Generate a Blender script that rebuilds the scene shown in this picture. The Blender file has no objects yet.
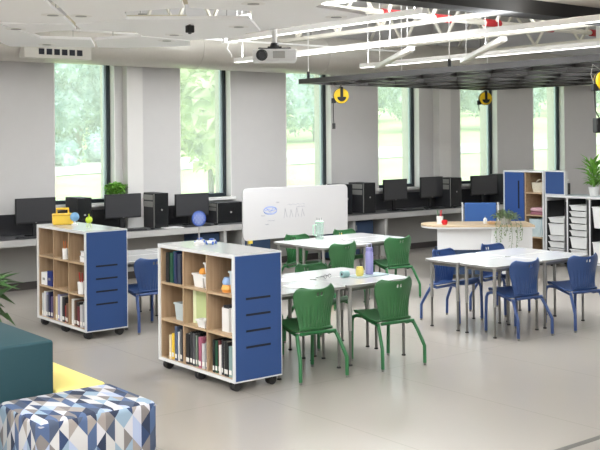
import bpy, bmesh, math, random
from mathutils import Vector, Matrix, Euler
random.seed(7)
PI = math.pi
S = bpy.context.scene
COL = S.collection

# ------------------------------------------------------------------ materials
def lin(c):
    c = c / 255.0
    return c / 12.92 if c <= 0.04045 else ((c + 0.055) / 1.055) ** 2.4
def rgb(r, g, b):
    return (lin(r), lin(g), lin(b), 1)
MATS = {}
def mat(name, col, rough=.5, metal=0, noise=0, nscale=40, spec=.5, coat=0):
    if name in MATS: return MATS[name]
    m = bpy.data.materials.new(name); m.use_nodes = True
    nt = m.node_tree; b = nt.nodes['Principled BSDF']
    b.inputs['Base Color'].default_value = rgb(*col)
    b.inputs['Roughness'].default_value = rough
    b.inputs['Metallic'].default_value = metal
    b.inputs['Specular IOR Level'].default_value = spec
    b.inputs['Coat Weight'].default_value = coat
    if noise:
        tc = nt.nodes.new('ShaderNodeTexCoord'); n = nt.nodes.new('ShaderNodeTexNoise')
        n.inputs['Scale'].default_value = nscale; n.inputs['Detail'].default_value = 4
        mx = nt.nodes.new('ShaderNodeMix'); mx.data_type = 'RGBA'
        c = rgb(*col)
        mx.inputs[6].default_value = tuple(v * (1 - noise) for v in c[:3]) + (1,)
        mx.inputs[7].default_value = tuple(min(1, v * (1 + noise)) for v in c[:3]) + (1,)
        nt.links.new(tc.outputs['Object'], n.inputs['Vector'])
        nt.links.new(n.outputs['Fac'], mx.inputs[0]); nt.links.new(mx.outputs[2], b.inputs['Base Color'])
    MATS[name] = m
    return m

def wood_mat(name, c1, c2, scale=(3, 60, 60), rough=.5):
    m = mat(name, c1, rough); nt = m.node_tree; b = nt.nodes['Principled BSDF']
    tc = nt.nodes.new('ShaderNodeTexCoord'); mp = nt.nodes.new('ShaderNodeMapping')
    mp.inputs['Scale'].default_value = scale
    n = nt.nodes.new('ShaderNodeTexNoise'); n.inputs['Scale'].default_value = 1.0
    n.inputs['Detail'].default_value = 6; n.inputs['Distortion'].default_value = .4
    r = nt.nodes.new('ShaderNodeValToRGB')
    r.color_ramp.elements[0].position = .3; r.color_ramp.elements[0].color = rgb(*c1)
    r.color_ramp.elements[1].position = .7; r.color_ramp.elements[1].color = rgb(*c2)
    nt.links.new(tc.outputs['Object'], mp.inputs['Vector']); nt.links.new(mp.outputs[0], n.inputs['Vector'])
    nt.links.new(n.outputs['Fac'], r.inputs[0]); nt.links.new(r.outputs[0], b.inputs['Base Color'])
    return m

def floor_mat():
    m = mat('floor_vinyl', (196, 188, 178), .22); nt = m.node_tree; b = nt.nodes['Principled BSDF']
    tc = nt.nodes.new('ShaderNodeTexCoord'); sp = nt.nodes.new('ShaderNodeSeparateXYZ')
    nt.links.new(tc.outputs['Object'], sp.inputs[0])
    def math_(op, a, bb=None):
        n = nt.nodes.new('ShaderNodeMath'); n.operation = op
        for i, v in enumerate((a, bb)):
            if v is None: continue
            if isinstance(v, (int, float)): n.inputs[i].default_value = v
            else: nt.links.new(v, n.inputs[i])
        return n.outputs[0]
    def seam(out, off, per, w):
        f = math_('FRACT', math_('DIVIDE', math_('SUBTRACT', out, off), per))
        return math_('LESS_THAN', f, w / per)
    sx = seam(sp.outputs[0], 4.44 - 12.3, 1.23, .008); sy = seam(sp.outputs[1], 6.16 - 24.6, 2.46, .008)
    s = math_('MAXIMUM', sx, sy)
    n = nt.nodes.new('ShaderNodeTexNoise'); n.inputs['Scale'].default_value = 3; n.inputs['Detail'].default_value = 6
    nt.links.new(tc.outputs['Object'], n.inputs['Vector'])
    mx = nt.nodes.new('ShaderNodeMix'); mx.data_type = 'RGBA'
    mx.inputs[7].default_value = rgb(154, 148, 140)
    nt.links.new(s, mx.inputs[0]); mx.inputs[6].default_value = rgb(167, 160, 152); nt.links.new(mx.outputs[2], b.inputs['Base Color'])
    b.inputs['Roughness'].default_value = .23
    return m

def pattern_mat():
    """woven upholstery of rhombi and triangles in blues, greys and cream, on UVs in metres"""
    m = mat('patterned_fabric', (120, 130, 150), .85); nt = m.node_tree; b = nt.nodes['Principled BSDF']
    uv = nt.nodes.new('ShaderNodeUVMap'); sp = nt.nodes.new('ShaderNodeSeparateXYZ')
    nt.links.new(uv.outputs[0], sp.inputs[0])
    def M(op, a, bb=None):
        n = nt.nodes.new('ShaderNodeMath'); n.operation = op
        for i, v in enumerate((a, bb)):
            if v is None: continue
            if isinstance(v, (int, float)): n.inputs[i].default_value = v
            else: nt.links.new(v, n.inputs[i])
        return n.outputs[0]
    u, v = sp.outputs[0], sp.outputs[1]
    a = M('ADD', M('MULTIPLY', u, 9.0), M('MULTIPLY', v, 7.5))
    c = M('SUBTRACT', M('MULTIPLY', u, 9.0), M('MULTIPLY', v, 7.5))
    fa, fc = M('FLOOR', a), M('FLOOR', c)
    tri = M('GREATER_THAN', M('ADD', M('FRACT', a), M('FRACT', c)), 1.0)
    odd = M('GREATER_THAN', M('FRACT', M('MULTIPLY', M('ADD', fa, M('MULTIPLY', fc, 2.0)), .3334)), .5)
    cb = nt.nodes.new('ShaderNodeCombineXYZ')
    nt.links.new(fa, cb.inputs[0]); nt.links.new(fc, cb.inputs[1])
    nt.links.new(M('MULTIPLY', tri, M('ADD', odd, .37)), cb.inputs[2])
    w = nt.nodes.new('ShaderNodeTexWhiteNoise'); w.noise_dimensions = '3D'
    nt.links.new(cb.outputs[0], w.inputs['Vector'])
    r = nt.nodes.new('ShaderNodeValToRGB'); r.color_ramp.interpolation = 'CONSTANT'
    cols = [(176, 174, 172), (38, 56, 88), (128, 148, 164), (62, 72, 92), (138, 130, 124), (68, 86, 118), (180, 178, 182), (34, 44, 66), (152, 162, 186), (112, 106, 104)]
    el = r.color_ramp.elements
    while len(el) < len(cols): el.new(.5)
    for i, q in enumerate(cols): el[i].position = i / len(cols); el[i].color = rgb(*q)
    nt.links.new(w.outputs['Value'], r.inputs[0]); nt.links.new(r.outputs[0], b.inputs['Base Color'])
    return m

def glass_mat():
    m = bpy.data.materials.new('window_glass'); m.use_nodes = True; nt = m.node_tree; nt.nodes.clear()
    o = nt.nodes.new('ShaderNodeOutputMaterial'); t = nt.nodes.new('ShaderNodeBsdfTransparent'); t.inputs[0].default_value = (.92, .97, 1, 1)
    d = nt.nodes.new('ShaderNodeBsdfTranslucent'); d.inputs[0].default_value = (.90, .95, .96, 1)  # translucent share lays a pale veil of haze over the view
    g = nt.nodes.new('ShaderNodeBsdfGlossy'); g.inputs['Roughness'].default_value = .15
    m1 = nt.nodes.new('ShaderNodeMixShader'); m1.inputs[0].default_value = .24
    m2 = nt.nodes.new('ShaderNodeMixShader'); m2.inputs[0].default_value = .012
    nt.links.new(t.outputs[0], m1.inputs[1]); nt.links.new(d.outputs[0], m1.inputs[2])
    nt.links.new(m1.outputs[0], m2.inputs[1]); nt.links.new(g.outputs[0], m2.inputs[2]); nt.links.new(m2.outputs[0], o.inputs[0])
    return m
def clear_mat(name, col, fac=.75):
    m = bpy.data.materials.new(name); m.use_nodes = True; nt = m.node_tree
    b = nt.nodes['Principled BSDF']; b.inputs['Base Color'].default_value = rgb(*col); b.inputs['Roughness'].default_value = .1
    t = nt.nodes.new('ShaderNodeBsdfTransparent'); t.inputs[0].default_value = rgb(*col)
    mx = nt.nodes.new('ShaderNodeMixShader'); mx.inputs[0].default_value = fac
    o = nt.nodes['Material Output']
    nt.links.new(b.outputs[0], mx.inputs[1]); nt.links.new(t.outputs[0], mx.inputs[2]); nt.links.new(mx.outputs[0], o.inputs[0])
    MATS[name] = m
    return m
def emit_mat(name, col, s):
    m = bpy.data.materials.new(name); m.use_nodes = True
    b = m.node_tree.nodes['Principled BSDF']; b.inputs['Emission Color'].default_value = rgb(*col); b.inputs['Emission Strength'].default_value = s
    b.inputs['Base Color'].default_value = rgb(*col); MATS[name] = m
    return m

WALL = mat('wall_paint', (207, 205, 204), .8, noise=.02, nscale=8)
WHITE = mat('white_paint', (232, 231, 228), .45)
TRIMW = mat('white_trim', (236, 234, 231), .5)
LAM = mat('white_laminate', (222, 222, 222), .22)
LAMTOP = mat('glossy_white_laminate', (204, 204, 204), .14)
BLUEP = mat('blue_panel', (42, 74, 128), .5)
BLACK = mat('black_plastic', (26, 26, 28), .45)
BLACKG = mat('black_gloss', (24, 25, 27), .25)
DARK = mat('dark_charcoal', (52, 52, 55), .6)
SCREEN = mat('screen', (58, 58, 61), .3)
SLOT = mat('slot_black', (14, 18, 34), .6)
FRAME = mat('window_alu', (38, 46, 52), .4)
OAK = wood_mat('oak_laminate', (176, 148, 116), (196, 170, 138), (14, 3, 45))
OAKV = wood_mat('oak_laminate_upright', (160, 132, 102), (182, 156, 126), (40, 45, 2.5))
GREEN = mat('green_plastic', (50, 104, 60), .38)
GREENM = mat('green_steel', (42, 108, 62), .4)
BLUE = mat('blue_plastic', (46, 76, 130), .38)
BLUEM = mat('blue_steel', (56, 80, 132), .4)
STEEL = mat('grey_steel', (158, 157, 153), .4, .3)
STEELD = mat('dark_steel', (124, 122, 118), .4, .4)
RUBBER = mat('rubber', (42, 40, 40), .7)
FLOOR = floor_mat()
PATT = pattern_mat()
TEAL = mat('teal_upholstery', (17, 56, 63), .7, noise=.06, nscale=200)
YELU = mat('yellow_upholstery', (224, 206, 120), .7, noise=.03, nscale=200)
GLASS = glass_mat()
LEAF = mat('leaf', (116, 172, 68), .5, noise=.35, nscale=9)
LEAFD = mat('dark_leaf', (66, 104, 52), .5, noise=.4, nscale=9)
LEAFG = mat('grey_green_leaf', (122, 142, 104), .6, noise=.35, nscale=12)
SOIL = mat('soil', (70, 52, 40), .9)
DUCT = mat('spiral_duct', (196, 192, 184), .35, .35, noise=.05, nscale=30)
DECK = mat('roof_deck', (226, 224, 220), .8)
CREAM = mat('cream_paint_steel', (232, 228, 216), .5)
CLOUD = mat('white_acoustic_panel', (245, 245, 245), .8)
BAR = mat('dark_bar_metal', (54, 52, 51), .35, .4)
BEAM = mat('dark_beam', (24, 22, 20), .7)
RED = mat('red_paint', (190, 40, 46), .5)
YEL = mat('yellow_plastic', (240, 200, 30), .4)
YELB = mat('yellow_box', (244, 204, 70), .5)
DIFF = emit_mat('lamp_diffuser', (255, 253, 248), 3.2)

# ------------------------------------------------------------------ mesh builder
class MB:
    def __init__(s): s.v = []; s.f = []
    def add(s, vs, fs, M=None):
        o = len(s.v)
        s.v += [tuple(M @ Vector(p)) for p in vs] if M else [tuple(p) for p in vs]
        s.f += [tuple(i + o for i in f) for f in fs]; return s
    def box(s, x0, x1, y0, y1, z0, z1, M=None):
        return s.add([(x0, y0, z0), (x1, y0, z0), (x1, y1, z0), (x0, y1, z0), (x0, y0, z1), (x1, y0, z1), (x1, y1, z1), (x0, y1, z1)],
                     [(3, 2, 1, 0), (4, 5, 6, 7), (0, 1, 5, 4), (1, 2, 6, 5), (2, 3, 7, 6), (3, 0, 4, 7)], M)
    def tube(s, pts, r, n=8, r2=None, M=None):
        pts = [Vector(p) for p in pts]; k = len(pts); vs = []; fs = []; up = None
        for i, p in enumerate(pts):
            d = (pts[min(i + 1, k - 1)] - pts[max(i - 1, 0)]).normalized()
            if up is None:
                up = Vector((0, 0, 1)) if abs(d.z) < .9 else Vector((1, 0, 0))
            a = d.cross(up).normalized(); bb = a.cross(d).normalized(); up = bb
            rr = r if r2 is None else r + (r2 - r) * i / (k - 1)
            for j in range(n):
                t = 2 * PI * j / n
                vs.append(p + (a * math.cos(t) + bb * math.sin(t)) * rr)
        for i in range(k - 1):
            for j in range(n):
                fs.append((i * n + j, i * n + (j + 1) % n, (i + 1) * n + (j + 1) % n, (i + 1) * n + j))
        fs.append(tuple(range(n))[::-1]); fs.append(tuple((k - 1) * n + j for j in range(n)))
        return s.add(vs, fs, M)
    def lathe(s, prof, c=(0, 0, 0), n=20, M=None):
        vs = []; fs = []; k = len(prof)
        for r, z in prof:
            for j in range(n):
                t = 2 * PI * j / n; vs.append((c[0] + r * math.cos(t), c[1] + r * math.sin(t), c[2] + z))
        for i in range(k - 1):
            for j in range(n):
                fs.append((i * n + j, i * n + (j + 1) % n, (i + 1) * n + (j + 1) % n, (i + 1) * n + j))
        if prof[0][0] > 1e-5: fs.append(tuple(range(n))[::-1])
        if prof[-1][0] > 1e-5: fs.append(tuple((k - 1) * n + j for j in range(n)))
        return s.add(vs, fs, M)
    def prism(s, poly, z0, z1, M=None):
        a = sum(poly[i][0] * poly[(i + 1) % len(poly)][1] - poly[(i + 1) % len(poly)][0] * poly[i][1] for i in range(len(poly)))
        if a < 0: poly = poly[::-1]
        n = len(poly)
        return s.add([(x, y, z0) for x, y in poly] + [(x, y, z1) for x, y in poly],
                     [tuple(range(n))[::-1], tuple(range(n, 2 * n))] + [(i, (i + 1) % n, n + (i + 1) % n, n + i) for i in range(n)], M)
    def ball(s, c, r, n=12, sz=1):
        m = n // 2
        prof = [(r * math.sin(PI * i / m) + (1e-6 if i in (0, m) else 0), -r * sz * math.cos(PI * i / m)) for i in range(m + 1)]
        return s.lathe(prof, c, n)
    def bar(s, p, q, w, h):
        p = Vector(p); q = Vector(q); d = (q - p); L = d.length; d.normalize()
        up = Vector((0, 0, 1)) if abs(d.z) < .95 else Vector((0, 1, 0))
        a = d.cross(up).normalized(); bb = a.cross(d).normalized()
        M = Matrix((d, a, bb)).transposed().to_4x4(); M.translation = p
        return s.box(0, L, -w / 2, w / 2, -h / 2, h / 2, M)
    def leaf(s, base, d, L, w, droop=.3):
        b = Vector(base); d = Vector(d).normalized(); side = d.cross(Vector((0, 0, 1)))
        if side.length < .05: side = Vector((1, 0, 0))
        side.normalize(); up = side.cross(d)
        m = b + d * L * .45 + up * w * .1; t = b + d * L - Vector((0, 0, L * droop))
        vs = [b, m + side * w / 2 + up * w * .18, m - side * w / 2 + up * w * .18, t, m - up * w * .06]
        return s.add(vs, [(0, 4, 1), (0, 2, 4), (1, 4, 3), (4, 2, 3)])
    def build(s, name, m, parent=None, bevel=0, seg=2, smooth=False, loc=None):
        me = bpy.data.meshes.new(name); bm = bmesh.new()
        vv = [bm.verts.new(p) for p in s.v]
        for f in s.f:
            try: bm.faces.new([vv[i] for i in f])
            except ValueError: pass
        bmesh.ops.remove_doubles(bm, verts=bm.verts, dist=1e-6)
        if bevel:
            bmesh.ops.bevel(bm, geom=[e for e in bm.edges if len(e.link_faces) == 2 and e.calc_face_angle(0) > .6], offset=bevel, segments=seg, affect='EDGES', profile=.5)
        bmesh.ops.recalc_face_normals(bm, faces=bm.faces)
        bm.to_mesh(me); bm.free()
        me.materials.append(m)
        if smooth:
            me.polygons.foreach_set('use_smooth', [True] * len(me.polygons))
            try: me.set_sharp_from_angle(angle=.7)
            except Exception: pass
        o = bpy.data.objects.new(name, me); COL.objects.link(o)
        if parent: o.parent = parent
        if loc: o.location = loc
        return o

def tag(o, label, cat, group=None):
    o['label'] = label; o['category'] = cat
    if group: o['group'] = group
    return o
def thing(name, label, cat, loc=(0, 0, 0), rz=0, group=None):
    o = bpy.data.objects.new(name, None); COL.objects.link(o); o.empty_display_size = .1
    o.location = loc; o.rotation_euler = (0, 0, rz)
    return tag(o, label, cat, group)
def struct(o): o['kind'] = 'structure'; return o
def sroot(name, loc=(0, 0, 0)):
    o = bpy.data.objects.new(name, None); COL.objects.link(o); o.location = loc; o['kind'] = 'structure'; return o
def dup(root, loc, rz=0, label=None, group=None):
    r = root.copy(); COL.objects.link(r); r.location = loc; r.rotation_euler = (0, 0, rz)
    if label: r['label'] = label
    if group: r['group'] = group
    for ch in list(root.children):
        c = ch.copy(); COL.objects.link(c); c.parent = r
        for g in list(ch.children):
            d = g.copy(); COL.objects.link(d); d.parent = c
    return r
def rrect(x0, x1, y0, y1, r, n=6):
    p = []
    for cx, cy, a in ((x1 - r, y1 - r, 0), (x0 + r, y1 - r, PI / 2), (x0 + r, y0 + r, PI), (x1 - r, y0 + r, 1.5 * PI)):
        for i in range(n + 1):
            t = a + PI / 2 * i / n; p.append((cx + r * math.cos(t), cy + r * math.sin(t)))
    return p

# ------------------------------------------------------------------ the room
XL, XR, YB, YW = -3.5, 21.0, -3.5, 12.68
CZ = 4.15
struct(MB().box(XL - .2, XR + .2, YB - .2, YW + .45, -.15, 0).build('floor', FLOOR))
struct(MB().box(XL - .2, XR + .2, YB - .2, YW + .6, CZ, CZ + .2).build('ceiling', DECK))
struct(MB().box(XL - .2, XL, YB, YW + .2, 0, CZ).build('wall_left', WALL))
struct(MB().box(XR, XR + .2, YB, YW + .2, 0, CZ).build('wall_right', WALL))
struct(MB().box(XL, XR, YB - .2, YB, 0, CZ).build('wall_front', WALL))
WIN = [(5.80, 6.72), (7.785, 8.70), (9.76, 10.71), (11.76, 12.77), (13.83, 14.88), (15.95, 16.96), (18.03, 19.1)]
Z0, Z1 = 1.075, 3.25
w = MB(); bk = MB()
edges = [XL] + [e for p in WIN for e in p] + [XR]
for i in range(0, len(edges), 2):
    w.box(edges[i], edges[i + 1], YW, 12.88, Z0, Z1); bk.box(edges[i], edges[i + 1], 12.9, 13.12, Z0 - .02, Z1)
w.box(XL, XR, YW, 12.88, 0, Z0); w.box(XL, XR, YW, 12.88, Z1, CZ)
bk.box(XL, XR, 12.9, 13.12, -2, Z0 - .02); bk.box(XL, XR, 12.9, 13.12, Z1, CZ + .2)
struct(w.build('wall_back', WALL))
struct(bk.build('wall_exterior', mat('tan_brick', (196, 186, 168), .9, noise=.15, nscale=20)))
for i, (a, b) in enumerate(WIN):
    r = sroot('window_%d' % (i + 1), ((a + b) / 2, 12.8, Z0)); h = (b - a) / 2; H = Z1 - Z0
    f = MB()
    f.box(-h, -h + .055, 0, .09, 0, H); f.box(h - .055, h, 0, .09, 0, H)
    f.box(-h + .055, h - .055, 0, .09, 0, .05); f.box(-h + .055, h - .055, 0, .09, H - .05, H)
    f.build('window_frame', FRAME, r)
    g = MB().box(-h + .05, -h + .062, .03, .075, .05, H - .05).box(h - .09, h - .055, .03, .075, .05, H - .05)  # pale strips stand in for the reflection along the glass edge
    g.build('edge_reflection', mat('pale_reflection', (176, 192, 196), .4, .3), r)
    MB().box(-h + .056, h - .056, .05, .056, .05, H - .05).build('pane', GLASS, r)
    l = MB().box(h - .012, h, -.125, 0, 0, H).box(-h, -h + .012, -.125, 0, 0, H)
    l.build('jamb', TRIMW, r)
    MB().box(-h - .03, h + .03, -.2, 0.0, -.045, .0).build('window_sill', WHITE, r, bevel=.006)
n = 0
for i, (a, b, d) in enumerate(((6.84, 7.09, .14), (13.12, 13.42, .16))):
    struct(MB().box(a, b, YW - d, YW, 0, CZ).build('trim_%d' % (i + 1), mat('column_paint', (222, 220, 217), .7)))
# dark ceiling beam, knee wall below the worktop and its dark base
struct(MB().box(-3, 14, 6.45, 6.75, 3.19, 3.33).build('trim_3', BEAM))
struct(MB().box(4.2, 14, 2.0, 6.75, 3.33, 3.39).build('trim_6', mat('soffit_paint', (176, 168, 156), .8)))
struct(MB().box(XL, 17.5, 12.52, YW, 0.1, .66).build('trim_4', mat('knee_wall_paint', (158, 156, 152), .8)))
struct(MB().box(XL, 17.5, 12.5, YW, 0, .1).build('baseboard_back', mat('dark_base', (58, 52, 50), .6)))
struct(MB().box(5.0, 16, 3.845, 3.895, 0, .004).build('trim_5', mat('transition_strip', (84, 80, 74), .6)))

struct(MB().box(4.4, 17, XL * 0 - 3, 3.845, 0, .003).build('trim_7', mat('grey_carpet', (148, 143, 135), .9, noise=.05, nscale=60)))
# ------------------------------------------------------------------ outside
def gz(x, y): return .68 + .052 * (x - 24) + .03 * (y - 50)
grass = bpy.data.materials.new('lawn_grass'); grass.use_nodes = True
nt = grass.node_tree; b = nt.nodes['Principled BSDF']; b.inputs['Roughness'].default_value = .9
tc = nt.nodes.new('ShaderNodeTexCoord'); nn = nt.nodes.new('ShaderNodeTexNoise'); nn.inputs['Scale'].default_value = .5; nn.inputs['Detail'].default_value = 8
rp = nt.nodes.new('ShaderNodeValToRGB'); rp.color_ramp.elements[0].position = .3; rp.color_ramp.elements[0].color = rgb(176, 200, 120); rp.color_ramp.elements[1].position = .7; rp.color_ramp.elements[1].color = rgb(206, 222, 152)
nt.links.new(tc.outputs['Object'], nn.inputs['Vector']); nt.links.new(nn.outputs['Fac'], rp.inputs[0]); nt.links.new(rp.outputs[0], b.inputs['Base Color'])
q = [(-40, 13.3), (120, 13.3), (140, 110), (-40, 110)]
lawn = MB().add([(x, y, gz(x, y)) for x, y in q], [(0, 1, 2, 3)]).build('lawn', grass); lawn['kind'] = 'structure'
pl = [(10, 43.5, 51.5), (21, 43.3, 51), (30, 38.4, 47.5), (37, 36.9, 46.5), (43, 34.2, 41), (49, 33.0, 38.5), (64, 30, 35), (90, 27, 32)]
pm = MB()
pm.add([(x, a, gz(x, a) + .05) for x, a, c in pl] + [(x, c, gz(x, c) + .05) for x, a, c in pl], [(i, i + 1, i + 9, i + 8) for i in range(7)])
pth = pm.build('path', mat('pale_concrete_path', (222, 218, 210), .9)); pth['kind'] = 'structure'

def foliage_mat(name, c1, c2, sc):
    m = mat(name, c1, .8, spec=.2); nt = m.node_tree; b = nt.nodes['Principled BSDF']
    tc = nt.nodes.new('ShaderNodeTexCoord'); n = nt.nodes.new('ShaderNodeTexNoise'); n.inputs['Scale'].default_value = sc; n.inputs['Detail'].default_value = 6
    r = nt.nodes.new('ShaderNodeValToRGB'); r.color_ramp.elements[0].position = .35; r.color_ramp.elements[0].color = rgb(*c1); r.color_ramp.elements[1].position = .68; r.color_ramp.elements[1].color = rgb(*c2)
    nt.links.new(tc.outputs['Object'], n.inputs['Vector']); nt.links.new(n.outputs['Fac'], r.inputs[0]); nt.links.new(r.outputs[0], b.inputs['Base Color'])
    return m
FOL = [foliage_mat('foliage_teal_green', (72, 116, 112), (196, 214, 206), 1.3), foliage_mat('foliage_green', (88, 124, 104), (206, 222, 206), 1.3), foliage_mat('foliage_yellow_green', (112, 136, 72), (226, 232, 190), 2)]
BARK = mat('bark', (104, 92, 78), .9)
def crown(R, hz, cz, n, size, seed, core=.72):
    rd = random.Random(seed); m = MB()
    blobs = [(0, 0, cz, R * core)] + [(R * .62 * math.cos(a), R * .62 * math.sin(a), cz + rd.uniform(-.5, .5) * hz, R * rd.uniform(.38, .52)) for a in [rd.uniform(0, 2 * PI) for _ in range(9)]]
    for x, y, z, r in blobs:
        m.ball((x, y, z), r * .86, 10, hz / R if r == blobs[0][3] else 1)
    for k in range(n):
        x, y, z, r = rd.choice(blobs); d = Vector((rd.gauss(0, 1), rd.gauss(0, 1), rd.gauss(0, 1))).normalized()
        rr = r * rd.uniform(.78, 1.12); zs = (hz / R) if r == blobs[0][3] else 1
        p = Vector((x + d.x * rr, y + d.y * rr, z + d.z * rr * zs))
        dd = Vector((rd.gauss(0, 1), rd.gauss(0, 1), rd.gauss(0, .7)))
        m.leaf(p, dd, size * rd.uniform(.7, 1.4), size * rd.uniform(.5, .9), .2)
    return m
protos = {}
def tree(x, y, kind, scale, label, cat='tree'):
    nm = {0: 'broad_tree', 1: 'round_tree', 2: 'young_tree', 3: 'shrub'}[kind]
    if kind not in protos:
        r = thing(nm, label, cat, (x, y, gz(x, y) - .1))
        if kind == 0: crown(4.2, 4.4, 5.0, 7000, .34, 3).build('crown', FOL[0], r); MB().tube([(0, 0, 0), (.1, 0, 2), (0, .1, 5)], .32, 8, .18).build('trunk', BARK, r)
        if kind == 1: crown(3.6, 4.6, 4.8, 7000, .32, 5).build('crown', FOL[1], r); MB().tube([(0, 0, 0), (-.1, 0, 2), (0, .1, 5)], .28, 8, .16).build('trunk', BARK, r)
        if kind == 2: crown(1.7, 2.2, 2.9, 1500, .3, 8, .35).build('crown', FOL[2], r); MB().tube([(0, 0, 0), (.05, 0, 1), (0, .05, 3)], .09, 8, .05).build('trunk', BARK, r)
        if kind == 3: crown(1.3, 1.0, .8, 700, .28, 9).build('crown', FOL[0], r); MB().tube([(0, 0, 0), (.02, 0, .4), (0, 0, .9)], .06, 8, .04).build('trunk', BARK, r)
        protos[kind] = r
    else: r = dup(protos[kind], (x, y, gz(x, y) - .1), random.uniform(0, 6), label, None)
    r.scale = (scale,) * 3
    return r
Y1 = 54
names = ['leftmost window', 'second window from the left', 'third window, behind the whiteboard', 'fourth window from the left', 'fifth window, right of the column', 'sixth window from the left', 'rightmost window at the photo edge']
for i, ra in enumerate((.485, .66, .82, .99, 1.16, 1.335, 1.47)):
    k = (0, 1)[i % 2]; yy = Y1 + (0, 1.5, -1, .5, -3, 6, 3)[i]
    tree(ra * yy, yy, k, .84, ('broad teal-green', 'round pale-green')[k] + ' tree beyond the lawn outside the ' + names[i])
for i, ra in enumerate((.42, .57, .74, .90, 1.07, 1.25, 1.42)):
    k = (1, 0)[i % 2]; yy = 71
    tree(ra * yy, yy, k, 1.1, ('tall broad', 'tall round')[k] + ' tree in the back row, %s the %s' % ('left of', names[i]))
tree(.655 * 21, 21, 2, 1.12, 'small yellow-green tree close outside the second window from the left')
for i, (px, py) in enumerate(((22.4, 49), (26.0, 49.5), (29.2, 50.2))):
    tree(px, py, 3, (1.0, 1.15, .95)[i], 'low %s shrub at the lawn edge outside the leftmost window' % ('left-hand', 'middle', 'right-hand')[i], 'shrub')

# ------------------------------------------------------------------ ceiling: clouds, lamps, joists, duct
POLY = [
 ([(3.33, 9.31), (3.67, 9.18), (4.22, 9.79), (4.5, 10.16), (5.02, 10.01), (5.45, 10.76), (5.44, 10.81), (4.59, 11.21), (3.98, 10.31)], [(3.92, 9.42), (4.84, 10.75)], 'white acoustic ceiling panel nearest the duct, above the leftmost window'),
 ([(5.06, 10.0), (5.29, 9.38), (5.98, 9.51), (6.3, 10.02), (5.79, 10.66), (5.49, 10.76)], [(5.75, 9.62)], 'white acoustic ceiling panel in front of the duct, left of the projector'),
 ([(3.29, 9.19), (4.2, 8.78), (4.46, 9.21), (4.33, 9.36), (4.2, 9.72), (3.65, 9.12)], [], 'small white ceiling panel at far left behind the slatted gap'),
 ([(4.24, 8.77), (4.44, 8.14), (5.32, 7.46), (6.05, 8.27), (6.02, 8.48), (6.2, 8.85), (5.95, 9.44), (5.28, 9.32), (5.02, 9.03), (4.52, 9.2)], [(5.62, 8.04), (5.5, 9.05)], 'white ceiling panel with the small black sensor beneath it'),
 ([(2.06, 6.09), (2.45, 5.82), (3.29, 7.35), (3.52, 7.73), (4.17, 8.73), (3.27, 9.13)], [(3.75, 8.2)], 'large white ceiling panel at the top left corner'),
 ([(2.49, 5.8), (3.09, 5.36), (4.17, 6.75), (4.44, 7.15), (4.15, 7.67), (4.42, 8.1), (4.21, 8.69), (3.58, 7.69), (3.34, 7.34)], [(3.98, 8.12)], 'white ceiling panel second from left along the top edge'),
 ([(3.14, 5.34), (3.83, 4.82), (5.24, 6.01), (5.18, 6.2), (5.31, 6.48), (5.85, 6.59), (6.05, 6.67), (6.1, 6.98), (6.05, 7.66), (6.03, 8.22), (5.31, 7.4), (5.03, 6.99), (4.48, 7.13), (4.21, 6.73)], [(4.76, 6.6), (5.9, 6.9)], 'white ceiling panel along the top edge above the projector'),
]
for poly, discs, lab in POLY:
    cx = sum(p[0] for p in poly) / len(poly); cy = sum(p[1] for p in poly) / len(poly)
    r = thing('ceiling_panel', lab, 'ceiling panel', (cx, cy, 3.05), 0, 'white ceiling panels')
    MB().prism([(x - cx, y - cy) for x, y in poly], 0, .03).build('panel', CLOUD, r)
    for t in (0, .33, .66):
        p = poly[int(len(poly) * t)]; a = ((p[0] - cx) * .6, (p[1] - cy) * .6)
        MB().tube([(a[0], a[1], .03), (a[0], a[1], CZ - 3.05)], .004, 6).build('suspension_cable', STEEL, r)
    for x, y in discs:
        d = MB().lathe([(.10, -.003), (.10, .0)], (x - cx, y - cy, 0), 24).build('recessed_downlight', TRIMW, r)
        MB().lathe([(.012 + .0, -.006), (.05, -.006), (.05, -.003)], (x - cx, y - cy, 0), 16).build('grille', mat('grille_grey', (150, 150, 148), .5), d)
t = thing('ceiling_sensor', 'small black box sensor under the white ceiling panels', 'sensor', (5.12, 8.14, 2.97))
MB().box(-.035, .035, -.03, .03, 0, .07).build('housing', BLACK, t, bevel=.008)
MB().lathe([(.02, 0), (.012, -.012)], (0, 0, 0), 12).build('lens', SCREEN, t)
MB().tube([(0, 0, .07), (0, 0, .08)], .012, 8).build('bracket', STEEL, t)

def lamp(x, y0, y1, z, label, power, up=.5):
    t = thing('linear_light', label, 'ceiling light', (x, y1, z), 0, 'linear ceiling lights')
    L = y1 - y0
    MB().box(-.04, .04, -L, 0, .0, .06).build('housing', WHITE, t, bevel=.004)
    MB().box(-.036, .036, -L + .01, -.01, -.004, .0).build('diffuser', DIFF, t)
    for k in range(max(2, int(L / 2.4)) + 1):
        yy = -.15 - (L - .3) * k / max(2, int(L / 2.4))
        MB().tube([(0, yy, .06), (0, yy, CZ - z - .02)], .005, 6).build('suspension_cable', WHITE, t)
    for nm, fac, zz, rx in (('lamp_glow', 1 - up, -.012, 0), ('added_uplight', up, .07, PI)):  # upward lamp added to bounce soft light off the deck
        la = bpy.data.lights.new(nm, 'AREA'); la.shape = 'RECTANGLE'; la.size = .07; la.size_y = L - .05; la.energy = power * fac; la.color = (.93, .965, 1)
        lo = bpy.data.objects.new(nm, la); COL.objects.link(lo); lo.parent = t; lo.location = (0, -L / 2, zz); lo.rotation_euler = (rx, 0, 0)
    return t
P = 62
lamp(7.0, 6.85, 10.2, 3.15, 'linear ceiling light nearest the white ceiling panels, left of the projector', 42 * 3.4)
lamp(7.85, 5.2, 11.3, 3.0, 'linear ceiling light passing just behind the projector', 30 * 6)
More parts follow.
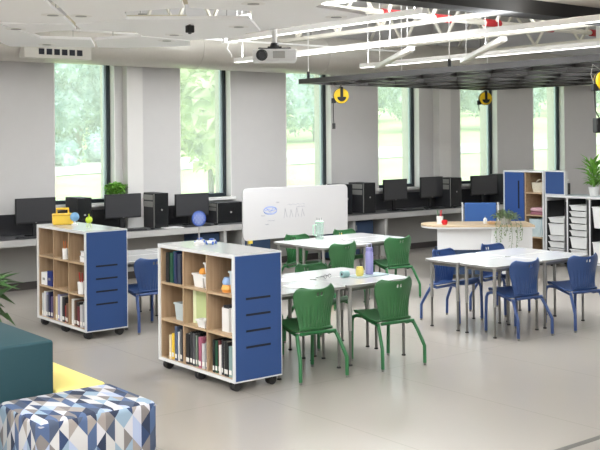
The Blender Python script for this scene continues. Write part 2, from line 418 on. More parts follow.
lamp(10.02, 6.3, 11.15, 3.0, 'linear ceiling light above the dark bar frame, right of centre', 30 * 4.85)
for i, x in enumerate((-1.6, .9, 3.2)):  # unseen lamps added to lift the floor and left wall
    lamp(x, -2.8, (11.2, 11.2, 4.3)[i], 3.0, 'added unseen fill light over the near end of the room, %s' % ('first from the left wall', 'second from the left wall', 'third from the left wall')[i], P * (14 * .62, 14 * .62, 7.1 * .85)[i], .75)
lamp(12.6, 0, 7.4, 3.0, 'added unseen fill light right of the dark bar frame, outside the right edge of the photo', P * 7.4 * .3, .7)  # this and the next two: unseen lamps added to light the right wall
lamp(15.2, 0, 9.0, 3.0, 'added unseen fill light over the far right storage side of the room', P * 9 * .3, .7)
lamp(17.8, 0, 10.5, 3.0, 'added unseen fill light closest to the right wall of the room', P * 10.5 * .22, .7)
def diag(p, q, z, label):
    t = thing('angled_light', label, 'ceiling light', (p[0], p[1], z), 0, 'angled ceiling light bars')
    d = (q[0] - p[0], q[1] - p[1], 0)
    MB().bar((0, 0, .028), (d[0], d[1], .028), .075, .05).build('housing', WHITE, t, bevel=.004)
    MB().bar((d[0] * .01, d[1] * .01, -.001), (d[0] * .99, d[1] * .99, -.001), .06, .006).build('diffuser', CREAM, t)
    for f in (.1, .9): MB().tube([(d[0] * f, d[1] * f, .05), (d[0] * f, d[1] * f, CZ - z - .02)], .005, 6).build('suspension_cable', WHITE, t)
diag((9.71, 10.47), (8.0, 8.05), 2.93, 'angled white light bar meeting the tip of the long ceiling light')
diag((9.91, 9.02), (8.02, 6.74), 2.93, 'angled white light bar crossing above the dark bar frame')

for j, (x, zb) in enumerate(((7.1, 3.42), (9.22, 3.40), (11.4, 3.42), (13.6, 3.45), (5.0, 3.5))):
    t = thing('roof_joist', 'cream open-web roof joist, %s' % ('left of the red pipe valves', 'second to the right of the projector', 'over the middle of the dark bar frame', 'at the right above the dark bar frame', 'hidden largely behind the white ceiling panels')[j], 'roof joist', (x, 0, zb), 0, 'open-web roof joists')
    MB().box(-.05, .05, -3.4, 12.6, 0, .05).build('bottom_chord', CREAM, t)
    MB().box(-.06, .06, -3.4, 12.6, CZ - zb - .06, CZ - zb).build('top_chord', CREAM, t)
    wb = MB(); y = -3.2; hh = CZ - zb - .05; u = 0
    while y < 12.2:
        wb.bar((0, y, .03 if u else hh), (0, y + .45, hh if u else .03), .035, .035); y += .45; u = 1 - u
    wb.build('web', CREAM, t)
t = thing('sprinkler_pipe', 'white sprinkler pipe with red couplings crossing behind the roof joists', 'pipe', (0, 9.75, 3.62))
MB().tube([(-1, 0, 0), (17, 0, 0)], .04, 10).build('pipe', CREAM, t)
for x in (6.6, 9.3, 10.3, 11.35, 12.6, 13.9): MB().tube([(x - .16, 0, 0), (x + .16, 0, 0)], .055, 10).build('coupling', RED, t)
for k in range(5): MB().tube([(1 + 3.3 * k, 0, .04), (1 + 3.3 * k, 0, CZ - 3.62)], .008, 6).build('hanger', STEEL, t)
for i, (x, y, lab) in enumerate(((4.7, 9.6, 'grey'), (4.75, 7.55, 'beige'))):
    t = thing('service_pipe', '%s service pipe seen through the %s gap between ceiling panels' % (lab, ('lower', 'upper')[i]), 'pipe', (x, y, 3.2), 0, 'service pipes above the ceiling panels')
    d = (.8, -.62)
    for k in (-.09, .06):
        MB().tube([(-1.1 * d[0] - k * d[1], -1.1 * d[1] + k * d[0], 0), (1.1 * d[0] - k * d[1], 1.1 * d[1] + k * d[0], 0)], .045, 10).build('pipe', mat('pipe_beige', (196, 188, 166), .6), t, smooth=True)
    for f in (-.45, .62):
        MB().tube([(f * d[0] - .03, f * d[1], 0), (f * d[0] + .05, f * d[1] - .04, 0)], .07, 10).build('valve', RED if i else STEELD, t)
    MB().tube([(0, 0, .04), (0, 0, CZ - 3.2)], .006, 6).build('hanger', STEEL, t)
t = thing('conduit', 'thin white conduit with junction box above the projector', 'conduit', (0, 11.55, 3.33))
MB().tube([(5.2, 0, 0), (11.5, 0, 0)], .014, 8).build('pipe', WHITE, t)
MB().box(7.8, 8.02, -.04, .04, -.04, .04).build('junction_box', WHITE, t, bevel=.005)
MB().tube([(7.9, 0, -.04), (7.86, -.02, -.12), (7.9, -.06, -.2), (7.88, -.1, -.245)], .008, 6).build('feed_cord', WHITE, t)
for k in range(3): MB().tube([(5.6 + 2.6 * k, 0, .014), (5.6 + 2.6 * k, 0, CZ - 3.33)], .004, 6).build('hanger', STEEL, t)
t = thing('air_unit', 'white boxy air unit hung above the right ceiling light', 'air unit', (13.9, 9.3, 3.42))
MB().box(-.3, .3, -.25, .25, 0, .32).build('casing', WHITE, t, bevel=.01)
for s in (-.2, .2): MB().tube([(s, 0, .32), (s, 0, CZ - 3.42)], .006, 6).build('hanger', STEEL, t)
MB().box(-.31, .31, -.262, -.25, .08, .2).build('grille', STEELD, t)

# round duct along the window wall
t = thing('air_duct', 'long round grey spiral air duct along the window wall', 'duct', (0, 12.32, 3.27))
MB().tube([(XL, 0, 0), (20, 0, 0)], .30, 28).build('tube', DUCT, t, smooth=True)
for k in range(9): MB().tube([(-1.6 + 2.35 * k, 0, 0), (-1.54 + 2.35 * k, 0, 0)], .306, 28).build('joint_band', DUCT, t, smooth=True)
v = MB().box(5.08, 6.0, -.37, -.20, -.27, -.09).build('vent_register', mat('register_paint', (206, 203, 196), .5), t, bevel=.006)
for k in range(6): MB().box(5.27 + .105 * k, 5.345 + .105 * k, -.375, -.36, -.225, -.15).build('vent_slot', SLOT, v)
for k in range(6): MB().bar((-2 + 4 * k, 0, .28), (-2 + 4 * k, 0, .85), .03, .01).build('hanger_strap', STEEL, t)

# dark suspended bar frame
t = thing('bar_frame', 'large dark metal bar frame hung below the ceiling at right', 'hanging frame', (8.78, 11.1, 2.72))
X1, Y0f = 4.0, -5.6
MB().box(0, X1, -.06, .0, 0, .07).build('outer_rail', BAR, t)
MB().box(0, .06, Y0f, -.06, 0, .07).build('outer_rail', BAR, t)
MB().box(X1 - .06, X1, Y0f, -.06, 0, .07).build('outer_rail', BAR, t)
MB().box(.06, X1 - .06, Y0f, Y0f + .06, 0, .07).build('outer_rail', BAR, t)
for k in range(9): MB().box(.06, X1 - .06, -.6 * (k + 1) - .03, -.6 * (k + 1) + .03, .005, .06).build('cross_bar', BAR, t)
for k in range(5): MB().box(.62 + .66 * k, .68 + .66 * k, Y0f + .06, -.06, .0, .055).build('long_bar', BAR, t)
for x, y in ((.1, -.1), (2, -.03), (3.9, -.1), (.1, -2.8), (3.9, -2.8), (.1, -5.5), (3.9, -5.5), (2, -5.5)):
    MB().tube([(x, y, .06), (x, y, CZ - 2.72)], .006, 6).build('suspension_cable', WHITE, t)
    MB().tube([(x, y, .05), (x, y, .17)], .022, 8).build('clamp', BLACK, t)

# cord reels
def reel(loc, label, top, R=.105):
    t = thing('cord_reel', label, 'cord reel', loc, -.52, 'yellow cord reels')
    M = Matrix.Rotation(PI / 2, 4, 'X')
    MB().lathe([(R * .96, -.045), (R, -.035), (R, .035), (R * .96, .045)], (0, 0, 0), 28, M).build('drum', YEL, t, smooth=True)
    MB().lathe([(R * 1.04, -.018), (R * 1.04, .018)], (0, 0, 0), 28, M).build('rim', BLACK, t)
    k = MB().box(-.02, .02, -.058, .058, -.02, R + .02); k.build('bracket', BLACK, t, bevel=.004)
    hb = [( .062 * math.cos(a), .062 * math.sin(a) - .015) for a in [PI + PI * i / 10 for i in range(11)]]
    MB().prism([(x, y) for x, y in hb], -.056, .056, Matrix.Rotation(PI / 2, 4, 'X')).build('hub_cover', BLACK, t)
    MB().tube([(0, 0, R + .02), (0, 0, top)], .012, 8).build('hanger', STEELD, t)
    MB().box(-R - .03, -R + .03, -.03, .03, -.10, -.03).build('cord_guide', BLACK, t, bevel=.006)
    MB().tube([(-R * .2, 0, R * .9), (-R * 1.1, .02, R * 1.6), (-R * 1.3, .02, R * .6), (-R, 0, -.05)], .004, 6).build('supply_cord', STEEL, t)
    return t
t = reel((9.14, 10.6, 2.54), 'yellow cord reel hanging right of the third window', .19)
MB().tube([(-.11, 0, -.1), (-.11, 0, -.3), (-.105, 0, -.38)], .006, 6).build('cord', RUBBER, t)
MB().box(-.125, -.085, -.02, .02, -.46, -.38).build('plug', RUBBER, t, bevel=.006)
MB().lathe([(.08, .17), (.1, .19), (.1, .21)], (0.02, 0, 0), 16).build('canopy', BLACK, t)
t = reel((12.5, 10.9, 2.575), 'yellow cord reel hanging in front of the fifth window', .15)
MB().tube([(-.11, 0, -.1), (-.11, 0, -.15), (-.105, 0, -.2)], .006, 6).build('cord', RUBBER, t)
t = reel((8.615, 5.95, 2.5), 'yellow cord reel cut by the right edge of the photo', 1.65)
MB().tube([(-.11, 0, -.1), (-.1, 0, -.3), (-.06, 0, -.37)], .006, 6).build('cord', RUBBER, t)
MB().box(-.11, .05, -.05, .05, -.52, -.37).build('outlet_box', BLACK, t, bevel=.01)

# projector
t = thing('projector', 'white ceiling projector with black lens on a white pole', 'projector', (6.07, 8.06, 2.72), -.62)
MB().box(-.22, .22, -.15, .15, 0, .125).build('body', mat('projector_white', (214, 214, 214), .45), t, bevel=.018)
M = Matrix.Rotation(PI / 2, 4, 'X')
l = MB().lathe([(.05, .0), (.058, .02), (.05, .03)], (-.13, .062, .14), 20, M).build('lens', BLACKG, t, smooth=True)
MB().lathe([(.03, 0), (.03, .034)], (-.13, .062, .14), 16, M).build('lens_glass', SCREEN, l)
MB().box(-.02, .1, -.156, -.148, .03, .1).build('vent_grille', STEEL, t); MB().box(.196, .204, -.1, .1, .03, .1).build('vent_grille', STEEL, t)
MB().box(-.07, .07, -.07, .07, .125, .155).lathe([(.05, 0), (.035, .04)], (0, 0, .155), 12).bar((-.16, -.08, .135), (.16, .08, .135), .025, .015).bar((-.16, .08, .135), (.16, -.08, .135), .025, .015).build('mount', BLACK, t)
MB().tube([(0, 0, .19), (0, 0, CZ - 2.72)], .028, 12).build('pole', WHITE, t, smooth=True)

# ------------------------------------------------------------------ rolling bookcases
def bookcase(loc, label):
    """open cubbies face -X, blue slotted end faces -Y; 0.46 x 1.14 x 1.06"""
    t = thing('rolling_bookcase', label, 'bookcase', loc, 0, 'rolling bookcases')
    W, L, b, top = .46, 1.14, .075, 1.06
    c = MB()
    c.box(0, W, 0, L, b, b + .025); c.box(0, W, 0, L, top - .028, top)
    c.box(0, .025, 0, .028, b + .025, top - .028); c.box(W - .025, W, 0, .028, b + .025, top - .028)
    c.box(0, .025, L - .028, L, b + .025, top - .028); c.box(W - .025, W, L - .028, L, b + .025, top - .028)
    c.build('carcass', LAM, t)
    MB().box(0, W, 0, L, top, top + .003).build('top_surface', LAMTOP, t)
    e = MB().box(.012, W - .010, -.003, .024, b + .012, top - .012).build('end_panel', BLUEP, t)
    for z in (.705, .58, .455, .33): MB().box(.11, .345, -.005, .0, z, z + .017).build('slot', SLOT, e)
    e = MB().box(.012, W - .010, L - .024, L + .003, b + .012, top - .012).build('end_panel', BLUEP, t)
    o = MB(); o.box(.012, .40, .028, .04, b + .025, top - .028); o.box(.012, .40, L - .04, L - .028, b + .025, top - .028)
    o.box(.40, .44, .028, L - .028, b + .025, top - .028)
    for k in (1, 2):
        y = .04 + (L - .08) * k / 3; o.box(.008, .40, y - .009, y + .009, b + .025, top - .028)
    o.build('back_and_dividers', OAKV, t)
    for z in (.415, .727, .100):
        for k in range(3):
            a = .04 + (L - .08) * k / 3 + .009 * (k > 0); bb = .04 + (L - .08) * (k + 1) / 3 - .009 * (k < 2)
            MB().box(.005 if z > .2 else .012, .40, a, bb, z, z + (.018 if z > .2 else .003)).build('shelf', OAK, t)
    M = Matrix.Rotation(PI / 2, 4, 'X')
    for x in (.06, W - .06):
        for y in (.07, L / 2, L - .07):
            k = MB().box(x - .026, x + .026, y - .03, y + .03, .05, b).build('caster', BLACK, t, bevel=.004)
            MB().lathe([(.033, -.03), (.04, -.024), (.04, -.005), (.033, -.001), (.033, .003), (.04, .007), (.04, .026), (.033, .032)], (x - .004, -.0, 0), 16, Matrix.Translation((0, y, .0405)) @ M).build('wheel', RUBBER, k, smooth=True)
    return t
B2 = (4.35, 6.32, 0); B1 = (4.40, 8.93, 0)
bookcase(B2, 'nearer rolling bookcase with blue slotted end, binders and a green folder')
bookcase(B1, 'farther rolling bookcase at left with a yellow box on top')
def cell(B, col, row):
    """col 0 = left in the photo (far end), row 0 = top; returns (x front, y left edge, y right edge, z shelf)"""
    L = 1.14; k = 2 - col
    a = .04 + (L - .08) * k / 3 + .01; bb = .04 + (L - .08) * (k + 1) / 3 - .01
    return B[0] + .02, B[1] + bb, B[1] + a, (.745, .433, .103)[row]
CC = {'cream': (222, 206, 170), 'yellow': (240, 200, 60), 'pale grey': (200, 200, 200), 'slate blue': (70, 84, 110), 'white': (226, 224, 220), 'dark grey': (78, 78, 82), 'black': (24, 24, 26), 'charcoal': (44, 44, 48), 'grey-green': (120, 134, 120), 'pink patterned': (170, 96, 120), 'green': (30, 78, 54), 'maroon': (98, 32, 40), 'pale teal': (136, 162, 160), 'lavender': (160, 156, 190), 'navy': (30, 38, 76), 'purple': (84, 70, 110), 'brown': (110, 80, 62), 'red': (170, 52, 44), 'dark green': (26, 52, 44), 'teal blue': (40, 120, 150), 'slate': (58, 66, 84), 'grey': (140, 140, 144)}
ORD = ['first', 'second', 'third', 'fourth', 'fifth', 'sixth', 'seventh', 'eighth', 'ninth', 'tenth', 'eleventh']
PAGE = mat('paper', (232, 226, 212), .8)
def book(x, y, z, th, h, d, cname, label, grp, binder=False, lab=True):
    m = mat('cover_' + cname.replace(' ', '_'), CC[cname], .5)
    r = MB().box(0, .004, -th, 0, 0, h).box(.004, d, -th, -th + .003, 0, h).box(.004, d, -.003, 0, 0, h).build('binder' if binder else 'book', m, loc=(x, y, z))
    tag(r, label, 'binder' if binder else 'book', grp)
    MB().box(.004, d - .006, -th + .003, -.003, .004, h - .005).build('pages', PAGE, r)
    if lab: MB().box(-.0012, 0, -th + .002, -.002, .02, .055).build('spine_label', mat('label_white', (236, 234, 228), .6), r)
    return r
def row(B, col, rw, items, start, grp, which, binder=False):
    x, yl, yr, z = cell(B, col, rw); y = yl - start
    for i, (cn, th, h) in enumerate(items):
        cub = ('top', 'middle', 'bottom')[rw] + ' ' + ('left', 'middle', 'right')[col]
        book(x + .0 + .008 * ((i * 7) % 3), y, z, th, h, .2, cn, '%s %s, %s from left in the %s cubby of the %s bookcase' % (cn, 'ring binder' if binder else 'book', ORD[i], cub, which), grp, binder, not binder)
        y -= th + .002
row(B2, 0, 2, [('cream', .028, .2), ('yellow', .03, .215), ('pale grey', .026, .225), ('slate blue', .034, .285), ('white', .02, .24), ('dark grey', .03, .265)], .095, 'books in the nearer bookcase', 'nearer')
row(B2, 1, 2, [('black', .05, .25), ('charcoal', .03, .27), ('white', .018, .25), ('dark grey', .03, .265), ('grey-green', .024, .25), ('black', .03, .275), ('pink patterned', .034, .25), ('pale grey', .04, .2), ('grey', .03, .22)], .006, 'books in the nearer bookcase', 'nearer')
row(B2, 2, 2, [('black', .024, .26), ('green', .03, .255), ('maroon', .03, .26), ('white', .024, .23), ('charcoal', .02, .275), ('white', .024, .265), ('black', .05, .27), ('pale teal', .04, .24)], .05, 'books in the nearer bookcase', 'nearer')
row(B2, 0, 0, [('black', .05, .25), ('green', .045, .25), ('teal blue', .03, .265), ('navy', .04, .262), ('slate', .05, .25)], .05, 'ring binders in the nearer bookcase', 'nearer', True)
row(B1, 0, 2, [('pale grey', .03, .24), ('white', .03, .26), ('lavender', .04, .25), ('grey', .03, .23), ('navy', .04, .265), ('purple', .045, .22)], .03, 'books in the farther bookcase', 'farther')
row(B1, 1, 2, [('cream', .03, .24), ('lavender', .04, .265), ('navy', .03, .25), ('white', .03, .255), ('charcoal', .05, .25), ('red', .05, .17), ('brown', .04, .2)], .01, 'books in the farther bookcase', 'farther')
row(B1, 2, 2, [('white', .04, .26), ('brown', .03, .25), ('black', .05, .24), ('maroon', .04, .2), ('pale grey', .05, .22), ('grey', .03, .25)], .03, 'books in the farther bookcase', 'farther')

def bin_(name, x0, x1, y0, y1, z, h, m, label, cat, tp=.012, grp=None):
    """open tapered bin with rim"""
    c = ((x0 + x1) / 2, (y0 + y1) / 2); a = (x1 - x0) / 2; b = (y1 - y0) / 2
    t = thing(name, label, cat, (c[0], c[1], z), 0, grp)
    k = MB(); e = .006
    def ring(s, zz): return [(-a + s, -b + s, zz), (a - s, -b + s, zz), (a - s, b - s, zz), (-a + s, b - s, zz)]
    vs = ring(tp, 0) + ring(0, h) + ring(e, h) + ring(tp + e, e)
    fs = [(3, 2, 1, 0), (12, 13, 14, 15)] + [(i + 4 * l, (i + 1) % 4 + 4 * l, (i + 1) % 4 + 4 * l + 4, i + 4 * l + 4) for l in range(3) for i in range(4)]
    k.add(vs, fs).build('body', m, t)
    q = MB(); q.box(-a - .006, a + .006, -b - .006, -b, h - .014, h).box(-a - .006, a + .006, b, b + .006, h - .014, h).box(-a - .006, -a, -b, b, h - .014, h).box(a, a + .006, -b, b, h - .014, h)
    q.build('rim', m, t)
    return t
WB = mat('white_bin_plastic', (236, 234, 232), .4); GB = mat('grey_bin_plastic', (190, 200, 202), .4)
x, yl, yr, z = cell(B2, 1, 0)
bin_('storage_bin', x + .03, x + .17, yl - .22, yl - .07, z, .11, WB, 'white bin under the orange ball in the nearer bookcase', 'bin')
bin_('storage_bin', x + .02, x + .16, yr + .005, yr + .085, z, .10, WB, 'lower white bin beside the orange ball', 'bin')
bin_('storage_bin', x + .03, x + .15, yr + .01, yr + .09, z + .101, .11, WB, 'upper white bin stacked beside the orange ball', 'bin')
b = MB().ball((0, 0, .0), .038, 16).build('ball', mat('orange_rubber', (244, 164, 60), .5), smooth=True, loc=(x + .095, yl - .135, z + .115))
tag(b, 'small orange ball resting in a white bin', 'ball')
x, yl, yr, z = cell(B2, 2, 0)
t = thing('toy_blocks', 'orange and pale blue toy stack in the top right cubby', 'toy', (x + .08, yr + .17, z))
MB().lathe([(.045, 0), (.058, .025), (.045, .06)], (0, 0, 0), 16).build('base', mat('orange_toy', (240, 166, 80), .5), t, smooth=True)
MB().lathe([(.045, .06), (.05, .08), (.035, .115)], (0, 0, 0), 16).build('cap', mat('pale_blue_toy', (150, 176, 216), .5), t, smooth=True)
bin_('storage_bin', x + .04, x + .17, yr + .005, yr + .10, z, .175, GB, 'pale grey bin right of the orange toy stack', 'bin')
x, yl, yr, z = cell(B2, 0, 1)
bin_('storage_bin', x + .03, x + .18, yr + .015, yr + .20, z, .145, GB, 'pale grey bin holding a pink ball in the nearer bookcase', 'bin')
b = MB().ball((0, 0, 0), .042, 16).build('ball', mat('pink_rubber', (240, 104, 124), .5), smooth=True, loc=(x + .08, yr + .065, z + .152)); tag(b, 'pink ball on top of the pale grey bin', 'ball')
x, yl, yr, z = cell(B2, 1, 1)
t = thing('folder', 'pale green folder standing tilted in the middle cubby', 'folder', (x + .07, yl - .06, z + .004), .25)
Mx = Matrix.Rotation(-.16, 4, 'X')
gm = mat('pale_green_card', (194, 206, 148), .6); gm2 = mat('cream_green_card', (226, 230, 190), .6)
MB().box(0, .012, -.215, 0, 0, .262, Matrix.Rotation(.0, 4, 'Y') ).build('cover', gm, t)
MB().box(-.002, .03, .0, .034, 0, .268).build('spine', gm2, t)
MB().box(.014, .026, -.21, -.002, .004, .25).build('pages', PAGE, t)
MB().lathe([(.014, 0), (.014, .002)], (0, 0, 0), 12, Matrix.Translation((0, -.14, .185)) @ Matrix.Rotation(-PI / 2, 4, 'Y')).build('emblem', mat('emblem_grey', (150, 158, 150), .5), t)
bin_('tray', x - .01, x + .06, yr + .03, yr + .15, z, .065, WB, 'small white tray of clips in front of the green folder', 'tray')
x, yl, yr, z = cell(B2, 2, 1)
for i in range(2):
    t = thing('magazine_holder', ('white magazine holder at left in the nearer bookcase middle right cubby', 'white magazine holder against the right side, behind its twin')[i], 'magazine holder', (x + .05 + .02 * i, yr + (.125, .005)[i], z), 0, 'white magazine holders')
    wdt = (.095, .115)[i]
    k = MB().box(0, .006, 0, wdt, 0, .185).box(.194, .2, 0, wdt, 0, .21).box(.006, .194, 0, .005, 0, .19).box(.006, .194, wdt - .005, wdt, 0, .19).box(.006, .194, .005, wdt - .005, 0, .005)
    k.build('box', WB, t)
    for j in range(3): MB().box(.01, .19, .012 + j * .028, .03 + j * .028, .006, .205).build('magazine', mat('magazine_dark', (70, 70, 76), .5), t)
# farther bookcase contents
x, yl, yr, z = cell(B1, 1, 0)
def cup(loc, label, m, pens, h=.11):
    t = thing('pen_cup', label, 'cup', loc)
    MB().lathe([(.032, 0), (.036, h), (.032, h), (.029, .006), (1e-6, .006)], (0, 0, 0), 18).build('cup', m, t, smooth=True)
    for i, c in enumerate(pens):
        a = i * 2.1
        MB().tube([(.008 * math.cos(a), .008 * math.sin(a), .01), (.028 * math.cos(a), .028 * math.sin(a), h + .075)], .004, 6).build('pencil', mat('pencil_%d_%d_%d' % c, c, .5), t)
    return t
cup((x + .02, yr + .115, z), 'white cup of orange pencils in the farther bookcase', WB, [(226, 130, 50), (226, 130, 50), (200, 100, 60), (230, 160, 70)])
x, yl, yr, z = cell(B1, 2, 0)
for i, (h, dz) in enumerate(((.06, 0), (.05, .061))):
    t = thing('card_box', ('lower', 'upper')[i] + ' white card box in the farther bookcase top right cubby', 'box', (x + .03, yr + .02, z + dz))
    MB().box(0, .16, 0, .15 - .02 * i, 0, h - .012).build('body', WB, t); MB().box(-.003, .163, -.003, .153 - .02 * i, h - .012, h).build('lid', LAM, t)
x, yl, yr, z = cell(B1, 0, 1)
t = thing('file_box', 'white file box in the middle left cubby of the farther bookcase', 'box', (x + .0, yl - .15, z))
MB().box(0, .2, 0, .14, 0, .13).build('body', WB, t, bevel=.004); MB().box(-.004, .0, .045, .095, .05, .075).build('label_holder', STEEL, t)
t = thing('file_box', 'navy file box beside the white one in the farther bookcase', 'box', (x + .0, yl - .275, z))
MB().box(0, .2, 0, .115, 0, .155).build('body', mat('navy_card', (28, 48, 120), .5), t, bevel=.004); MB().box(-.004, .0, .035, .08, .06, .085).build('label_holder', STEEL, t)
x, yl, yr, z = cell(B1, 2, 1)
t = cup((x + .03, yr + .12, z), 'white holder of red pencils in the farther bookcase', WB, [(206, 44, 40), (206, 44, 40), (190, 40, 50)], .1)
t.scale = (1.35, 1.35, 1.2)
# things on top of the bookcases
t = thing('toolbox', 'yellow handled box standing on the farther bookcase', 'box', (4.60, 9.86, 1.064), -.35)
MB().box(-.105, .105, -.07, .07, 0, .115).build('body', YELB, t, bevel=.012)
MB().box(-.107, .107, -.072, .072, .095, .105).build('seam', mat('dark_yellow', (214, 166, 50), .5), t)
MB().tube([(-.06, 0, .11), (-.06, 0, .165), (.06, 0, .165), (.06, 0, .11)], .012, 8).build('handle', YELB, t)
t = thing('globe', 'small blue globe beside the yellow box', 'globe', (4.66, 9.70, 1.064))
MB().lathe([(.035, 0), (.03, .012), (.008, .02), (.008, .04)], (0, 0, 0), 16).build('stand', WHITE, t)
MB().ball((0, 0, .085), .048, 18).build('sphere', mat('globe_blue', (120, 168, 206), .5, noise=.3, nscale=14), t, smooth=True)
t = thing('ball_toy', 'green ball toy on little legs on the farther bookcase', 'toy', (4.64, 9.33, 1.064))
MB().ball((0, 0, .075), .036, 16).build('body', mat('lime_plastic', (190, 214, 50), .45), t, smooth=True)
for a in (0, 2.1, 4.2): MB().tube([(.03 * math.cos(a), .03 * math.sin(a), 0), (.015 * math.cos(a), .015 * math.sin(a), .05)], .005, 6).build('leg', mat('clear_green', (200, 214, 150), .3), t)
MB().tube([(0, 0, .11), (0, 0, .135)], .007, 6).build('knob', mat('lime_plastic', (190, 214, 50), .45), t)
# lattice globe on a stem and little model vehicles
t = thing('lattice_globe', 'blue and white lattice globe on a thin stem on the nearer bookcase', 'globe', (4.555, 7.125, 1.064))
MB().lathe([(.045, 0), (.045, .018), (.02, .03), (.006, .035)], (0, 0, 0), 18).build('base', WHITE, t, smooth=True)
MB().tube([(0, 0, .03), (0, 0, .17)], .005, 8).build('stem', STEEL, t)
MB().ball((0, 0, .22), .052, 20, 1.15).build('core', mat('lattice_white', (214, 222, 240), .4), t, smooth=True)
lt = MB()
for k in range(5):
    a = PI * k / 5
    for s in (1, -1):
        lt.tube([(.056 * math.sin(u) * math.cos(a + s * u * .9), .056 * math.sin(u) * math.sin(a + s * u * .9), .22 + .062 * math.cos(u)) for u in [PI * j / 14 for j in range(15)]], .0042, 5)
        lt.tube([(.056 * math.sin(u) * math.cos(a + PI + s * u * .9), .056 * math.sin(u) * math.sin(a + PI + s * u * .9), .22 + .062 * math.cos(u)) for u in [PI * j / 14 for j in range(15)]], .0042, 5)
lt.build('lattice', mat('lattice_blue', (66, 104, 196), .4), t, smooth=True)
for i, (dx, dy) in enumerate(((.045, .06), (.09, -.05))):
    t = thing('model_rover', ('small white and blue wheeled model left of the lattice globe stem', 'small white and blue wheeled model right of the lattice globe stem')[i], 'toy', (4.56 + dx, 7.13 + dy, 1.064), .6)
    MB().box(-.05, .05, -.022, .022, .012, .035).build('body', WHITE, t, bevel=.006)
    MB().box(-.02, .025, -.018, .018, .035, .05).build('cabin', mat('lattice_blue', (66, 104, 196), .4), t, bevel=.005)
    for sx in (-.035, .035):
        for sy in (-.026, .026): MB().lathe([(.014, -.005), (.014, .005)], (0, 0, 0), 12, Matrix.Translation((sx, sy, .014)) @ Matrix.Rotation(PI / 2, 4, 'X')).build('wheel', mat('lattice_blue', (66, 104, 196), .4), t)

# ------------------------------------------------------------------ student desks
DZ = .70
def desk_proto(wd, dp):
    t = thing('student_desk', '-', 'desk', (0, 0, 0), 0, 'white student desks')
    MB().prism(rrect(0, wd, 0, dp, .05), DZ - .026, DZ).build('desktop', LAMTOP, t, bevel=.003, seg=1)
    MB().prism(rrect(-.0015, wd + .0015, -.0015, dp + .0015, .0515), DZ - .024, DZ - .004).build('edge_band', STEEL, t)
    MB().box(.07, wd - .07, .055, .085, DZ - .062, DZ - .026).box(.07, wd - .07, dp - .085, dp - .055, DZ - .062, DZ - .026).box(.055, .085, .07, dp - .07, DZ - .062, DZ - .026).box(wd - .085, wd - .055, .07, dp - .07, DZ - .062, DZ - .026).build('under_frame', STEELD, t)
    for x in (.06, wd - .06):
        for y in (.055, dp - .055):
            l = MB().tube([(x, y, .30), (x, y, DZ - .026)], .0175, 12).build('leg', STEEL, t, smooth=True)
            MB().tube([(x, y, .012), (x, y, .31)], .0125, 10).build('leg_insert', STEELD, l, smooth=True)
            MB().lathe([(.019, 0), (.019, .008), (.011, .016)], (x, y, 0), 12).build('glide', RUBBER, l, smooth=True)
    return t
d0 = None
def desk(x, y, label):
    global d0
    if d0 is None:
        d0 = desk_proto(.755, .47); d0.location = (x, y, 0); d0['label'] = label; return d0
    return dup(d0, (x, y, 0), 0, label)
for (x, y, l) in (
    (4.82, 6.40, 'white student desk hidden partly behind the nearer bookcase, front row'), (5.585, 6.40, 'white student desk in front row behind the second green chair'),
    (4.82, 6.88, 'white student desk carrying the little yellow-green plant toy'), (5.585, 6.88, 'white student desk in the front green group, back right'),
    (7.42, 6.37, 'white student desk of the blue group, front left corner'), (8.185, 6.37, 'white student desk of the blue group, front right'),
    (7.42, 6.85, 'white student desk of the blue group, back left'), (8.185, 6.85, 'white student desk of the blue group, back right'),
    (7.27, 8.78, 'white student desk of the rear green group, front left corner'), (8.07, 8.90, 'white student desk of the rear green group, front right'),
    (7.27, 9.26, 'white student desk of the rear green group carrying the clear jug'), (8.07, 9.38, 'white student desk of the rear green group, back right'),
    (4.92, 9.13, 'white student desk behind the farther bookcase, front left'), (5.69, 9.13, 'white student desk left of the nearer bookcase, front right'),
    (4.92, 9.61, 'white student desk behind the farther bookcase, back left'), (5.69, 9.61, 'white student desk left of the nearer bookcase, back right')):
    desk(x, y, l)

